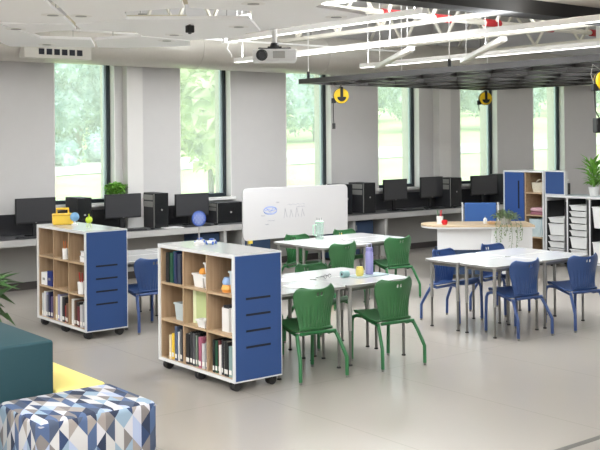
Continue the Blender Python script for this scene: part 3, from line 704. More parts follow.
# ------------------------------------------------------------------ chairs
def lerp(tab, t):
    for (a, u), (b, v) in zip(tab, tab[1:]):
        if t <= b: return u + (v - u) * (t - a) / (b - a)
    return tab[-1][1]
def chair_proto(pl, mt, label, loc, rz, group):
    t = thing('school_chair', label, 'chair', loc, rz, group)
    # backrest: fluted shell with a two-hole grip, concave towards the sitter (front is +Y)
    NX, NT = 56, 36; W = [(0, .152), (.2, .155), (.45, .172), (.68, .194), (.8, .200), (.9, .197), (.96, .186), (1, .165)]
    m = MB(); vs = []; fs = []
    for j in range(NT + 1):
        tt = j / NT; hw = lerp(W, tt)
        for i in range(NX + 1):
            s = -1 + 2 * i / NX
            zt = .735 + .028 * s * s + .008 * s - .022 * max(0, abs(s) - .86) / .14
            z = .388 + (zt - .388) * tt
            y = -.15 - .06 * tt + (.02 + .065 * math.sin(min(1, tt * 1.15) * PI / 2)) * s * s
            f = max(0, 1 - abs(tt - .33) / .34)
            y += .0044 * min(1, f * 1.5) * math.cos(s * PI * 11.0) * (1 - max(0, abs(s) - .85) / .15)
            vs.append((s * hw, y, z))
    for j in range(NT):
        for i in range(NX):
            s = -1 + 2 * (i + .5) / NX; tt = (j + .5) / NT
            if .83 < tt < .905 and .035 < abs(s) < .16: continue
            k = j * (NX + 1) + i; fs.append((k, k + 1, k + NX + 2, k + NX + 1))
    o = m.add(vs, fs).build('backrest', pl, t, smooth=True)
    md = o.modifiers.new('thickness', 'SOLIDIFY'); md.thickness = .008; md.offset = 0
    # seat pan
    NX, NT = 20, 24; W = [(0, .150), (.1, .176), (.3, .200), (.7, .207), (.9, .2), (.97, .185), (1, .165)]
    m = MB(); vs = []; fs = []
    for j in range(NT + 1):
        tt = j / NT; hw = lerp(W, tt)
        for i in range(NX + 1):
            s = -1 + 2 * i / NX
            z = .437 - .062 * (1 - min(1, tt / .8)) + .012 * s * s * tt - .010 * math.sin(PI * min(1, tt * 1.1)) + .035 * max(0, 1 - tt / .14) ** 2 - .035 * max(0, (tt - .82) / .18) ** 2 
            vs.append((s * hw, -.165 + .395 * tt - .02 * s * s * (tt > .9), z))
    for j in range(NT):
        for i in range(NX):
            k = j * (NX + 1) + i; fs.append((k, k + 1, k + NX + 2, k + NX + 1))
    o = m.add(vs, fs).build('seat', pl, t, smooth=True)
    md = o.modifiers.new('thickness', 'SOLIDIFY'); md.thickness = .012; md.offset = 1
    # tubular frame
    R = .0155
    for sx in (-1, 1):
        l = MB().tube([(sx * .17, .10, .405), (sx * .185, .165, .404), (sx * .195, .198, .392), (sx * .2, .212, .36), (sx * .2, .22, .25), (sx * .2, .225, .02)], R, 10).build('front_leg', mt, t, smooth=True)
        MB().tube([(sx * .2, .225, 0), (sx * .2, .225, .022)], .013, 10).build('foot_cap', STEELD, l)
        l = MB().tube([(sx * .15, -.10, .352), (sx * .172, -.13, .366), (sx * .188, -.152, .36), (sx * .202, -.19, .295), (sx * .22, -.245, .19), (sx * .225, -.255, .165), (sx * .225, -.257, .02)], R, 10).build('rear_leg', mt, t, smooth=True)
        MB().tube([(sx * .225, -.257, 0), (sx * .225, -.257, .022)], .013, 10).build('foot_cap', STEELD, l)
    MB().tube([(-.172, -.172, .378), (.172, -.172, .378)], R * .9, 10).tube([(-.17, .10, .403), (-.165, -.03, .372), (-.15, -.10, .352)], R * .85, 8).tube([(.17, .10, .403), (.165, -.03, .372), (.15, -.10, .352)], R * .85, 8).tube([(-.17, .10, .403), (.17, .10, .403)], R * .8, 8).build('seat_frame', mt, t, smooth=True)
    return t
D = math.radians
gc = [((5.155, 6.44, 0), -5.9, 'green plastic chair nearest the bookcase at the front desks'),
      ((5.955, 6.345, 0), -6, 'green plastic chair at front desks with white seen through its grip holes'),
      ((6.03, 7.33, 0), 180, 'green plastic chair across the front desks, only its back top showing'),
      ((5.22, 7.34, 0), 180, 'green plastic chair across the front desks, mostly hidden by the bookcase'),
      ((7.55, 8.86, 0), -3, 'green plastic chair at the near side of the rear desks, left one'),
      ((8.50, 8.92, 0), -9, 'green plastic chair at the near side of the rear desks, right one'),
      ((7.74, 9.72, 0), 180, 'green plastic chair behind the rear desks, in front of the whiteboard'),
      ((8.62, 9.83, 0), 180, 'green plastic chair behind the rear desks, right of the clear jug')]
bc = [((7.81, 6.43, 0), -6.7, 'blue plastic chair at near side of its desks, left one'),
      ((8.57, 6.296, 0), -12, 'blue plastic chair at the right edge of the photo'),
      ((7.888, 7.345, 0), 186, 'blue plastic chair across the blue group desks, left one'),
      ((8.66, 7.34, 0), 180, 'blue plastic chair across the blue group desks, right one'),
      ((5.172, 9.12, 0), 0, 'blue plastic chair between the two rolling bookcases')]
c0 = chair_proto(GREEN, GREENM, gc[0][2], gc[0][0], D(gc[0][1]), 'green school chairs')
for l, a, n in gc[1:]: dup(c0, l, D(a), n)
c1 = chair_proto(BLUE, BLUEM, bc[0][2], bc[0][0], D(bc[0][1]), 'blue school chairs')
for l, a, n in bc[1:]: dup(c1, l, D(a), n)

# things on the desks
t = thing('water_bottle', 'lilac water bottle standing on the front desks', 'bottle', (6.17, 6.78, DZ))
MB().lathe([(.034, 0), (.037, .01), (.037, .19), (.03, .205), (.03, .215)], (0, 0, 0), 20).build('body', mat('lilac_plastic', (154, 152, 208), .35), t, smooth=True)
MB().lathe([(.033, .21), (.033, .238), (.026, .244)], (0, 0, 0), 20).build('lid', mat('lilac_dark', (136, 134, 194), .35), t, smooth=True)
MB().tube([(-.026, 0, .24), (-.026, 0, .275), (.026, 0, .275), (.026, 0, .24)], .005, 8).build('carry_loop', mat('lilac_pale', (196, 196, 224), .35), t, smooth=True)
t = thing('jar', 'small yellow jar beside the lilac bottle', 'jar', (6.03, 6.755, DZ))
MB().lathe([(.03, 0), (.036, .02), (.036, .06), (.028, .07)], (0, 0, 0), 18).build('body', mat('pale_yellow', (236, 218, 120), .5), t, smooth=True)
MB().lathe([(.03, .068), (.03, .08)], (0, 0, 0), 18).build('lid', mat('pale_yellow_lid', (226, 210, 96), .5), t)
t = thing('tape_roll', 'teal cylinder lying left of the yellow jar', 'roll', (5.93, 6.80, DZ))
MB().lathe([(.03, -.035), (.03, .035)], (0, 0, .03), 18, Matrix.Translation((0, 0, .03)) @ Matrix.Rotation(PI / 2, 4, 'Y') @ Matrix.Translation((0, 0, -.03))).build('roll', mat('pale_teal', (140, 178, 178), .5), t, smooth=True)
MB().lathe([(.012, -.036), (.012, .036)], (0, 0, .03), 12, Matrix.Translation((0, 0, .03)) @ Matrix.Rotation(PI / 2, 4, 'Y') @ Matrix.Translation((0, 0, -.03))).build('core', DARK, t)
tag(MB().prism([(x + 6.12, y + 6.75) for x, y in rrect(-.19, .19, -.1, .1, .03)], DZ, DZ + .006).build('desk_mat', mat('pale_grey_mat', (160, 178, 184), .4)), 'pale grey mat under the lilac bottle', 'mat')
for o in list(COL.objects):
    if o.name in ('water_bottle', 'jar') or o.name == 'tape_roll': o.location.z = DZ + .006 if o.name != 'tape_roll' else DZ
bpy.data.objects['tape_roll'].location = (5.88, 6.79, DZ)
t = thing('eyeglasses', 'dark folded glasses left of the teal cylinder', 'glasses', (5.72, 6.84, DZ), .3)
for s in (-1, 1): MB().tube([(s * .035 + .022 * math.cos(a), .004 * math.sin(a), .022 + .016 * math.sin(a)) for a in [2 * PI * k / 12 for k in range(13)]], .002, 5).build('rim', BLACK, t)
MB().tube([(-.057, 0, .03), (-.057, .09, .006), (.03, .1, .004)], .002, 5).tube([(.057, 0, .03), (.057, .085, .006), (-.02, .095, .006)], .002, 5).tube([(-.012, 0, .025), (.012, 0, .025)], .002, 5).build('temple', BLACK, t)
for i, (x, y, a) in enumerate(((5.25, 6.66, .1), (5.30, 7.02, -.1))):
    tag(MB().box(-.13, .13, -.09, .09, 0, .002, Matrix.Rotation(a, 4, 'Z')).box(-.125, .125, -.085, .085, .002, .003, Matrix.Rotation(a + .06, 4, 'Z')).build('paper_sheets', mat('paper_white', (244, 244, 242), .5), loc=(x, y, DZ)), 'white paper sheets on the front desks, %s chair' % ('behind the nearest green', 'before the far green')[i], 'paper')
t = thing('toy_plant', 'yellow-green leafy toy behind the nearer bookcase', 'plant', (5.02, 7.19, DZ))
MB().lathe([(.03, 0), (.038, .06), (.033, .06), (.03, .05), (1e-6, .05)], (0, 0, 0), 16).build('pot', mat('cream_pot', (224, 210, 160), .5), t, smooth=True)
f = MB(); rd = random.Random(2)
for k in range(26):
    a = rd.uniform(0, 6.28); f.leaf((0, 0, .05 + rd.uniform(0, .04)), (math.cos(a), math.sin(a), rd.uniform(.2, 1.6)), rd.uniform(.07, .12), .03)
f.build('foliage', LEAF, t)
t = thing('pencil', 'blue pencil upright in a holder beside the leafy toy', 'pencil', (5.12, 7.12, DZ))
MB().lathe([(.02, 0), (.02, .01), (.008, .015)], (0, 0, 0), 12).build('holder', STEEL, t); MB().tube([(0, 0, .01), (.004, 0, .15)], .006, 8).build('shaft', mat('pencil_blue', (60, 110, 196), .5), t)
t = thing('jug', 'clear green-tinted jug with straws on the rear desks', 'jug', (7.84, 9.52, DZ))
CL = clear_mat('clear_green_glass', (240, 248, 244), .85)
MB().lathe([(.045, 0), (.05, .01), (.052, .22), (.049, .22), (.047, .012), (1e-6, .012)], (0, 0, 0), 20).build('body', CL, t, smooth=True)
MB().tube([(-.05, 0, .19), (-.1, 0, .18), (-.1, 0, .07), (-.05, 0, .05)], .008, 8).build('handle', mat('pale_green_plastic', (176, 214, 190), .4), t, smooth=True)
for a in (0, 2, 4): MB().tube([(.01 * math.cos(a), .01 * math.sin(a), .02), (.035 * math.cos(a), .035 * math.sin(a), .27)], .004, 6).build('straw', mat('straw_grey', (160, 164, 164), .4), t)
MB().lathe([(.052, .215), (.054, .225), (.04, .23)], (0, 0, 0), 20).build('rim', mat('pale_green_plastic', (176, 214, 190), .4), t, smooth=True)
t = thing('backpack', 'black and yellow bag on the floor under the rear desks', 'bag', (7.62, 9.22, 0))
MB().box(-.15, .15, -.1, .1, 0, .3).build('body', mat('bag_black', (36, 34, 34), .7), t, bevel=.05, seg=3)
MB().box(-.11, .12, -.13, -.1, .04, .19).build('pocket', YEL, t, bevel=.012); MB().tube([(-.04, 0, .29), (0, 0, .35), (.04, 0, .29)], .01, 8).build('handle', BLACK, t)
t = thing('backpack', 'dark green bag on the floor at the left end of the rear desks', 'bag', (7.45, 9.4, 0))
t.location = (7.40, 9.02, 0)
MB().box(-.11, .11, -.09, .09, 0, .28).build('body', mat('bag_green', (40, 64, 52), .7), t, bevel=.05, seg=3); MB().tube([(-.04, 0, .27), (0, 0, .33), (.04, 0, .27)], .01, 8).build('handle', BLACK, t)

# ------------------------------------------------------------------ mobile whiteboard
t = thing('mobile_whiteboard', 'white rounded board on castered legs with faint blue sketches', 'whiteboard', (7.59, 10.8, 0))
Mv = Matrix.Rotation(PI / 2, 4, 'X')
bd = MB().prism(rrect(0, 1.83, .60, 1.293, .07), -.025, 0, Mv).build('board', mat('board_white', (202, 200, 200), .2), t, bevel=.004)
INK = mat('blue_marker', (120, 150, 212), .6); INKG = mat('grey_marker', (150, 150, 166), .6)
dr = MB()
for k, sy in enumerate((.055, .03)):
    dr.tube([(.45 + .11 * math.cos(a), -.0005, .985 + (sy + .01 * k) * math.sin(a)) for a in [2 * PI * i / 24 for i in range(25)]], .0035, 4)
dr.tube([(.36, -.0005, .985), (.42, -.0005, 1.0), (.48, -.0005, .982), (.55, -.0005, .998)], .004, 4)
dr.tube([(.39, -.0005, 1.01), (.45, -.0005, .96), (.5, -.0005, 1.02)], .0035, 4)
dr.build('globe_sketch', INK, bd)
dr = MB()
for k, (x0, z0, L) in enumerate(((.74, 1.05, .3), (.9, 1.015, .14), (.3, .92, .06), (.4, .85, .12), (.36, .80, .06), (.55, 1.09, .05))):
    dr.tube([(x0 + L * i / 10, -.0005, z0 + .008 * math.sin(i * 2.3 + k)) for i in range(11)], .002, 4)
for k in range(4): dr.tube([(.68 + .1 * k, -.0005, .87), (.70 + .1 * k, -.0005, 1.0 - .02 * (k % 2)), (.735 + .1 * k, -.0005, .88)], .002, 4)
dr.build('note_sketch', INKG, bd)
YB_ = mat('yellow_bracket', (236, 206, 90), .5)
for s, x in enumerate((.12, 1.71)):
    l = MB().box(x - .02, x + .02, .026, .066, .05, .95).box(x - .025, x + .025, -.2, .29, .05, .085).build('leg', STEEL, t)
    for y in (-.17, .26): MB().lathe([(.025, -.012), (.025, .012)], (0, 0, 0), 14, Matrix.Translation((x, y, .026)) @ Matrix.Rotation(PI / 2, 4, 'Y')).build('caster', RUBBER, l)
    MB().box(x - .03, x + .03, -.005, .025, .56, .60).build('bracket', YB_, t)
# ------------------------------------------------------------------ computer counter
CT = .71
t = thing('computer_counter', 'long wall counter with dark top carrying the computers', 'counter', (0, 12.0, 0))
MB().box(XL + .02, 16.6, 0, .66, CT - .03, CT).build('worktop', mat('counter_top', (92, 92, 95), .3), t)
MB().box(XL + .02, 16.6, -.012, .012, CT - .085, CT).build('apron', mat('counter_apron', (170, 169, 167), .4), t, bevel=.003)
for x in (-1, 1.2, 3.4, 8.13, 8.45, 10.62, 11.32, 13.22, 15.2):
    MB().box(x - .025, x + .025, .02, .5, 0, CT - .03).build('leg_panel', mat('counter_leg', (178, 177, 174), .45), t)
MB().box(XL + .02, 16.6, .63, .66, CT, .985).build('backsplash', mat('backsplash_dark', (46, 46, 49), .5), t)
for i, (a, b, l) in enumerate(((7.72, 8.08, 'left of the counter leg'), (8.5, 9.0, 'behind the whiteboard edge'), (10.25, 10.55, 'just right of the whiteboard'), (10.68, 11.1, 'second right of the whiteboard'))):
    t = thing('under_counter_cabinet', 'navy cabinet under the counter, ' + l, 'cabinet', (a, 12.1, 0), 0, 'navy cabinets under the counter')
    MB().box(0, b - a, 0, .38, .04, .6).build('body', mat('navy_cabinet', (40, 62, 92), .5), t)
    d = MB().box(.01, b - a - .01, -.015, 0, .05, .59).build('door', mat('navy_cabinet', (40, 62, 92), .5), t); MB().tube([(.04, -.025, .46), (.04, -.025, .54)], .005, 6).build('handle', STEEL, d)
    MB().box(.02, b - a - .02, .02, .36, 0, .04).build('plinth', BLACK, t)
def monitor(x0, x1, z0, z1, y, rz, label):
    wd = x1 - x0; t = thing('monitor', label, 'monitor', ((x0 + x1) / 2, y, CT), rz, 'computer monitors')
    a = z0 - CT; b = z1 - CT
    p = MB().box(-wd / 2, wd / 2, -.02, .015, a, b).build('panel', BLACK, t, bevel=.006)
    MB().box(-wd / 2 + .012, wd / 2 - .012, -.0215, -.02, a + .022, b - .012).build('screen', SCREEN, p)
    MB().box(-.012, .012, -.0222, -.0215, a + .007, a + .013).build('badge', STEEL, p)
    MB().box(-.03, .03, .015, .045, .01, a + .12).build('neck', BLACK, t); MB().prism(rrect(-.13, .13, -.1, .09, .04), 0, .012).build('base', BLACKG, t)
monitor(5.12, 5.67, .875, 1.205, 12.38, 0, 'computer monitor farthest left on the counter')
monitor(6.39, 6.95, .87, 1.205, 12.38, 0, 'computer monitor below the green plant, left of a tower')
monitor(7.51, 8.08, .835, 1.165, 12.38, 0, 'computer monitor under the second window, behind the lattice globe')
monitor(11.58, 12.16, .88, 1.24, 12.38, .06, 'computer monitor under the fourth window')
monitor(12.46, 13.05, .89, 1.255, 12.38, .06, 'computer monitor right of the fourth window, before a tower')
monitor(13.80, 14.48, .88, 1.24, 12.38, -.06, 'computer monitor under the fifth window, nearest the blue cabinet')
def tower(x, wd, y, dp, h, label, side=True):
    t = thing('computer_tower', label, 'computer', (x, y, CT), 0, 'computer towers')
    MB().box(0, wd, .012, dp, 0, h).build('case', DARK, t, bevel=.004)
    f = MB().box(-.002, wd + .002, -.005, .012, .004, h).build('front_bezel', BLACKG, t, bevel=.004)
    MB().lathe([(.014, 0), (.014, .002)], (0, 0, 0), 14, Matrix.Translation((wd / 2, -.006, h * .52)) @ Matrix.Rotation(PI / 2, 4, 'X')).build('emblem', STEEL, f)
    if side:
        MB().box(-.004, 0, .06, dp - .08, h * .60, h * .76).build('side_reflection', STEEL, t); MB().box(-.004, 0, .06, dp - .08, h * .80, h * .95).build('side_reflection', STEEL, t)  # pale patches stand in for window reflections on the case side
        MB().box(-.008, -.001, .014, .03, .01, h - .01).build('side_trim', STEEL, t)
tower(5.92, .195, 12.22, .38, .475, 'computer tower between the first two monitors, under the leftmost window', False)
tower(7.09, .21, 12.22, .40, .49, 'computer tower right of the second monitor')
tower(8.17, .44, 12.25, .36, .305, 'low wide computer case beside the third monitor')
tower(10.56, .2, 12.22, .4, .49, 'computer tower half hidden by the whiteboard edge', False)
tower(11.03, .235, 12.22, .40, .50, 'computer tower between whiteboard and fourth window')
tower(13.10, .26, 12.22, .40, .52, 'computer tower right of the fifth monitor')
tower(14.56, .22, 12.22, .40, .54, 'computer tower touching the tall blue cabinet', False)
def keyboard(x, y, label):
    t = thing('keyboard', label, 'keyboard', (x, y, CT), 0, 'computer keyboards')
    MB().box(-.21, .21, -.065, .065, 0, .014).build('body', BLACK, t, bevel=.004)
    k = MB()
    for r in range(4):
        for c in range(12): k.box(-.198 + c * .033, -.17 + c * .033, -.055 + r * .027, -.033 + r * .027, .014, .02)
    k.build('keys', DARK, t)
for x, l in ((5.25, 'leftmost monitor'), (6.67, 'second monitor'), (7.72, 'third monitor'), (12.05, 'fourth-window monitor'), (12.75, 'fifth monitor'), (14.0, 'monitor nearest the blue cabinet')):
    keyboard(x, 12.14, 'black keyboard in front of the ' + l)
    m = MB().ball((0, 0, 0), .03, 12, .55); t = tag(m.build('computer_mouse', BLACK, smooth=True, loc=(x + .32, 12.12, CT + .0155)), 'black mouse beside the keyboard of the ' + l, 'mouse', 'computer mice'); t.scale = (1, 1.6, 1)
for x, l in ((7.32, 'between the second tower and third monitor'), (13.55, 'between the fifth and sixth monitors')):
    tag(MB().box(-.14, .14, -.1, .1, 0, .004).box(-.13, .13, -.11, .09, .004, .008, Matrix.Rotation(.1, 4, 'Z')).build('paper_sheets', mat('paper_white', (244, 244, 242), .5), loc=(x, 12.16, CT)), 'white papers on the counter ' + l, 'paper')

def potted(name, loc, label, pr, ph, potm, n, L, wid, lm, seed, up=(.2, 1.6), spread=.02, stems=0):
    t = thing(name, label, 'plant', loc)
    MB().lathe([(pr * .75, 0), (pr, ph), (pr * .9, ph), (pr * .85, ph * .85), (1e-6, ph * .85)], (0, 0, 0), 20).build('pot', potm, t, smooth=True)
    MB().lathe([(pr * .86, ph * .86), (1e-6, ph * .9)], (0, 0, 0), 16).build('soil', SOIL, t)
    f = MB(); st = MB(); rd = random.Random(seed)
    for k in range(n):
        a = rd.uniform(0, 6.28); r = rd.uniform(0, spread); h = ph * .9 + rd.uniform(0, 1) * L * 1.2
        p = (r * math.cos(a), r * math.sin(a), h)
        if k % 3 == 0: st.tube([(0, 0, ph * .85), p], .003, 5)
        f.leaf(p, (math.cos(a), math.sin(a), rd.uniform(*up)), L * rd.uniform(.6, 1.1), wid * rd.uniform(.7, 1.1), rd.uniform(.1, .4))
    f.build('foliage', lm, t); st.build('stem', lm, t)
    return t
potted('sill_plant', (6.66, 12.57, 1.10), 'small bushy green plant on the sill of the leftmost window', .07, .1, WHITE, 300, .10, .06, LEAF, 4, (-.3, 1.6), .12)
potted('floor_plant', (3.14, 8.44, 0), 'leafy floor plant at the left edge behind the teal seat', .17, .3, mat('grey_pot', (110, 108, 104), .6), 70, .36, .12, LEAFD, 6, (-.5, 1.0), .14)

# ------------------------------------------------------------------ storage at the right
t = thing('tall_cabinet', 'tall white cabinet with blue door and open wooden shelves', 'cabinet', (12.25, 9.55, 0))
W, L, Ht = .45, .775, 1.425
MB().box(0, W, 0, .022, .06, Ht).box(0, W, L - .022, L, .06, Ht).box(0, W, .022, L - .022, Ht - .024, Ht).box(0, W, .022, L - .022, .06, .084).box(.42, W, .022, L - .022, .084, Ht - .024).build('carcass', LAM, t)
d = MB().box(.0, .018, .375, L - .026, .09, Ht - .028).build('door', mat('cabinet_blue', (48, 82, 146), .45), t)
MB().box(-.004, 0, .46, .485, .84, 1.27).build('handle', SLOT, d)
o = MB().box(.018, .42, .022, .036, .084, Ht - .024).box(.018, .42, .35, .372, .084, Ht - .024).box(.40, .42, .036, .35, .084, Ht - .024)
for z in (.40, .735, 1.075): o.box(.01, .40, .036, .35, z, z + .018)
o.build('shelves', OAK, t)
for x in (.05, .4):
    for y in (.06, L - .06): MB().lathe([(.02, 0), (.02, .05), (.03, .06)], (x, y, 0), 12).build('foot', BLACK, t)
def basket(loc, rx, ry, h, m, label, handle=True):
    t = thing('basket', label, 'basket', loc)
    k = MB(); vs = []; n = 24
    for (s, z) in ((.82, 0), (.95, h * .5), (1, h), (.93, h), (.86, h * .4), (.76, .012)):
        vs += [(rx * s * max(-1, min(1, 1.25 * math.cos(2 * PI * i / n))), ry * s * max(-1, min(1, 1.25 * math.sin(2 * PI * i / n))), z) for i in range(n)]
    k.add(vs, [(l * n + i, l * n + (i + 1) % n, (l + 1) * n + (i + 1) % n, (l + 1) * n + i) for l in range(5) for i in range(n)] + [tuple(range(n))[::-1], tuple(5 * n + i for i in range(n))])
    k.build('body', m, t)
    if handle: MB().tube([(0, ry * .8 * math.cos(a), h + .05 * math.sin(a) - .005) for a in [PI * i / 10 for i in range(11)]], .007, 6).build('handle', m, t)
basket((12.42, 9.725, 1.093), .12, .11, .15, mat('cream_wicker', (212, 204, 184), .8, noise=.25, nscale=60), 'cream wicker basket on the top shelf of the tall cabinet')
sm = mat('striped_weave', (200, 214, 216), .8); nt = sm.node_tree
wv = nt.nodes.new('ShaderNodeTexWave'); wv.bands_direction = 'Y'; wv.inputs['Scale'].default_value = 14; tc = nt.nodes.new('ShaderNodeTexCoord'); rp = nt.nodes.new('ShaderNodeValToRGB')
rp.color_ramp.elements[0].color = rgb(150, 180, 188); rp.color_ramp.elements[1].color = rgb(222, 228, 226)
nt.links.new(tc.outputs['Object'], wv.inputs['Vector']); nt.links.new(wv.outputs['Fac'], rp.inputs[0]); nt.links.new(rp.outputs[0], nt.nodes['Principled BSDF'].inputs['Base Color'])
basket((12.42, 9.74, .418), .14, .14, .27, sm, 'tall pale blue striped basket in the tall cabinet', False)
for i, (c, n) in enumerate((((150, 96, 110), 'lower dusty rose'), ((200, 160, 168), 'upper pale pink'))):
    t = tag(MB().box(0, .26, 0, .24, 0, .04).box(.02, .24, .01, .23, .04, .052).build('folded_blanket', mat('blanket%d' % i, c, .9), bevel=.012, loc=(12.29, 9.6, .753 + .054 * i)), n + ' folded blanket on the middle shelf of the tall cabinet', 'blanket', 'folded blankets')
t = thing('low_storage_unit', 'low white storage unit with bays of trays, right of tall cabinet', 'storage unit', (12.25, 8.33, 0))
o = MB().box(0, .45, 0, 1.19, 1.04, 1.068).box(0, .45, 0, 1.19, .09, .11).box(.42, .44, .0, 1.19, .11, 1.04)
for y in (0, .39, .78, 1.165): o.box(0, .42, y, y + .025, .11, 1.04)
o.build('carcass', LAM, t)
MB().box(.0, .45, 0, 1.19, 1.068, 1.074).build('top_surface', mat('grey_top', (176, 184, 188), .4), t)
for y in (.025, .365, .415, .755, .805, 1.14):
    for z in (.12,): MB().box(.004, .4, y, y + .025, z, 1.02 if y < .8 else .98).build('runner', BLACK, t)
M = Matrix.Rotation(PI / 2, 4, 'X')
for x in (.06, .39):
    for y in (.08, .42, .76, 1.11):
        k = MB().box(x - .02, x + .02, y - .025, y + .025, .06, .09).build('caster', BLACK, t); MB().lathe([(.032, -.018), (.032, .018)], (0, 0, 0), 14, Matrix.Translation((x, y, .032)) @ M).build('wheel', RUBBER, k)
TR = mat('tray_white', (232, 232, 230), .35)
def tray(y0, y1, z0, z1, label):
    t = bin_('storage_tray', 12.245, 12.6, y0 + .012, y1 - .012, z0, z1 - z0, TR, label, 'tray', .02, 'white storage trays')
    MB().box(-.185, -.176, -.06, .06, (z1 - z0) - .016, (z1 - z0) - .004).build('grip', LAM, t)
bays = [(8.33 + .83, 8.33 + 1.14, 'left'), (8.33 + .44, 8.33 + .755, 'middle'), (8.33 + .05, 8.33 + .365, 'right')]
for k, (a, b) in enumerate(((.66, .735), (.475, .645), (.39, .465), (.29, .375), (.21, .28), (.12, .195))):
    tray(bays[0][0], bays[0][1], a, b, '%s white tray, %s from top in the left bay' % (('shallow', 'deep')[b - a > .1], ORD[k]))
for k, (a, b) in enumerate(((.86, .935), (.77, .845), (.675, .755), (.58, .66), (.485, .565), (.305, .47), (.21, .29), (.12, .2))):
    tray(bays[1][0], bays[1][1], a, b, '%s white tray, %s from top in the middle bay' % (('shallow', 'deep')[b - a > .1], ORD[k]))
for k, (a, b) in enumerate(((.62, .93), (.12, .42))):
    tray(bays[2][0], bays[2][1], a, b, ('upper', 'lower')[k] + ' tall white tray in the right bay of the storage unit')
t = thing('box_cabinet', 'blue-fronted shallow square cabinet on the low storage unit', 'cabinet', (12.25, 9.165, 1.074))
MB().box(0, .07, 0, .36, 0, .014).box(0, .07, 0, .36, .344, .358).box(0, .07, 0, .012, .014, .344).box(0, .07, .348, .36, .014, .344).box(.06, .07, .012, .348, .014, .344).build('carcass', LAM, t)
MB().box(.002, .02, .012, .348, .014, .344).build('door', BLUEP, t); MB().box(.03, .04, .1, .26, .3, .31).build('hinge_rail', STEEL, t)
t = thing('desk_speaker', 'small black speaker on the low storage unit beside the cube cabinet', 'speaker', (12.5, 9.31, 1.074))
MB().box(-.04, .04, -.035, .035, 0, .17).build('cabinet', BLACK, t, bevel=.006); MB().lathe([(.022, 0), (.022, .003)], (0, 0, 0), 14, Matrix.Translation((-.041, 0, .1)) @ Matrix.Rotation(-PI / 2, 4, 'Y')).build('cone', DARK, t)
potted('fern', (12.45, 8.80, 1.074), 'green fern in a white pot at the right photo edge', .075, .13, WHITE, 80, .28, .06, LEAF, 11, (.2, 1.5), .05)

# ------------------------------------------------------------------ teacher's desk
A = math.atan2(-.66, .78)
t = thing('teacher_desk', 'teacher desk with rounded wooden top and white front panel', 'desk', (10.13, 9.78, 0), A)
pl = [(1.34, -.28), (1.34, .42), (.25, .42)] + [(.12 - .3 * math.cos(a), .07 + .35 * math.sin(a)) for a in [PI / 2 * .8 - PI * .9 * i / 10 for i in range(11)]] + [(.35, -.28)]
MB().prism(pl, .715, .74).build('desktop', wood_mat('desk_wood', (196, 172, 140), (212, 190, 160), (3, 40, 40)), t)
MB().prism([(x, y) for x, y in pl], .695, .7145).build('edge_band', LAM, t)
MB().box(.02, .76, -.20, -.18, .40, .695).build('front_panel', LAM, t)
MB().box(.04, .76, -.18, .3, .06, .40).build('blue_base', mat('navy_cabinet', (40, 62, 92), .5), t)
MB().box(.76, 1.31, -.25, .36, .06, .695).build('pedestal', mat('pedestal_white', (226, 226, 226), .35), t, bevel=.004)
for x, y in ((.1, -.12), (.1, .26), (.82, -.2), (1.26, -.2), (1.26, .3), (.82, .3)): MB().lathe([(.02, 0), (.02, .06)], (x, y, 0), 10).build('foot', BLACK, t)
def on_desk(u, v, z=.74): 
    return (10.13 + u * math.cos(A) - v * math.sin(A), 9.78 + u * math.sin(A) + v * math.cos(A), z)
t = thing('apple', 'red apple on the teacher desk', 'apple', on_desk(.13, -.12))
MB().lathe([(.012, .004), (.03, 0), (.042, .03), (.038, .06), (.02, .07), (.004, .062)], (0, 0, 0), 18).build('fruit', mat('apple_red', (196, 24, 36), .3), t, smooth=True)
MB().tube([(0, 0, .06), (.005, 0, .085)], .003, 5).build('stem', SOIL, t); MB().leaf((0, 0, .07), (1, .2, .3), .04, .02).build('leaf', LEAF, t)
t = cup(on_desk(.08, .02), 'white cup of red and green pens on the teacher desk', WB, [(206, 44, 50), (60, 130, 80), (220, 80, 90), (206, 44, 50)], .1); t.scale = (1.3, 1.3, 1.1)
t = thing('glue_bottle', 'small white bottle on the teacher desk near the vines', 'bottle', on_desk(.71, .02))
MB().lathe([(.025, 0), (.027, .06), (.01, .085)], (0, 0, 0), 14).build('body', WHITE, t, smooth=True); MB().lathe([(.01, .085), (.006, .11)], (0, 0, 0), 10).build('cap', mat('cap_blue', (90, 110, 150), .5), t)
t = thing('toy_dish', 'little wooden dish beside the white bottle', 'dish', on_desk(.79, -.05))
MB().lathe([(.05, 0), (.075, .03), (.07, .03), (.05, .008), (1e-6, .008)], (0, 0, 0), 18).build('dish', wood_mat('dish_wood', (206, 170, 130), (224, 194, 156)), t)
for k in range(5): MB().box(-.02, .02, -.012, .012, .01, .04, Matrix.Translation((.03 * math.cos(k * 1.26), .03 * math.sin(k * 1.26), 0)) @ Matrix.Rotation(k, 4, 'Z')).build('block', mat('block_wood', (226, 190, 160), .6), t, bevel=.003)
t = thing('trailing_plant', 'grey-green trailing plant spilling over the teacher desk', 'plant', on_desk(.97, -.12))
MB().lathe([(.06, 0), (.08, .09), (.072, .09), (.07, .08), (1e-6, .08)], (0, 0, 0), 18).build('pot', mat('stone_pot', (200, 200, 196), .6), t, smooth=True)
f = MB(); st = MB(); rd = random.Random(12)
for k in range(240):
    a = rd.uniform(0, 6.28); r = rd.uniform(.02, .17); f.leaf((r * math.cos(a), r * math.sin(a), .08 + rd.uniform(0, .13) * (1 - r / .25)), (math.cos(a), math.sin(a), rd.uniform(-.3, 1.2)), .055, .035)
inv = Matrix.Rotation(-A, 3, 'Z')
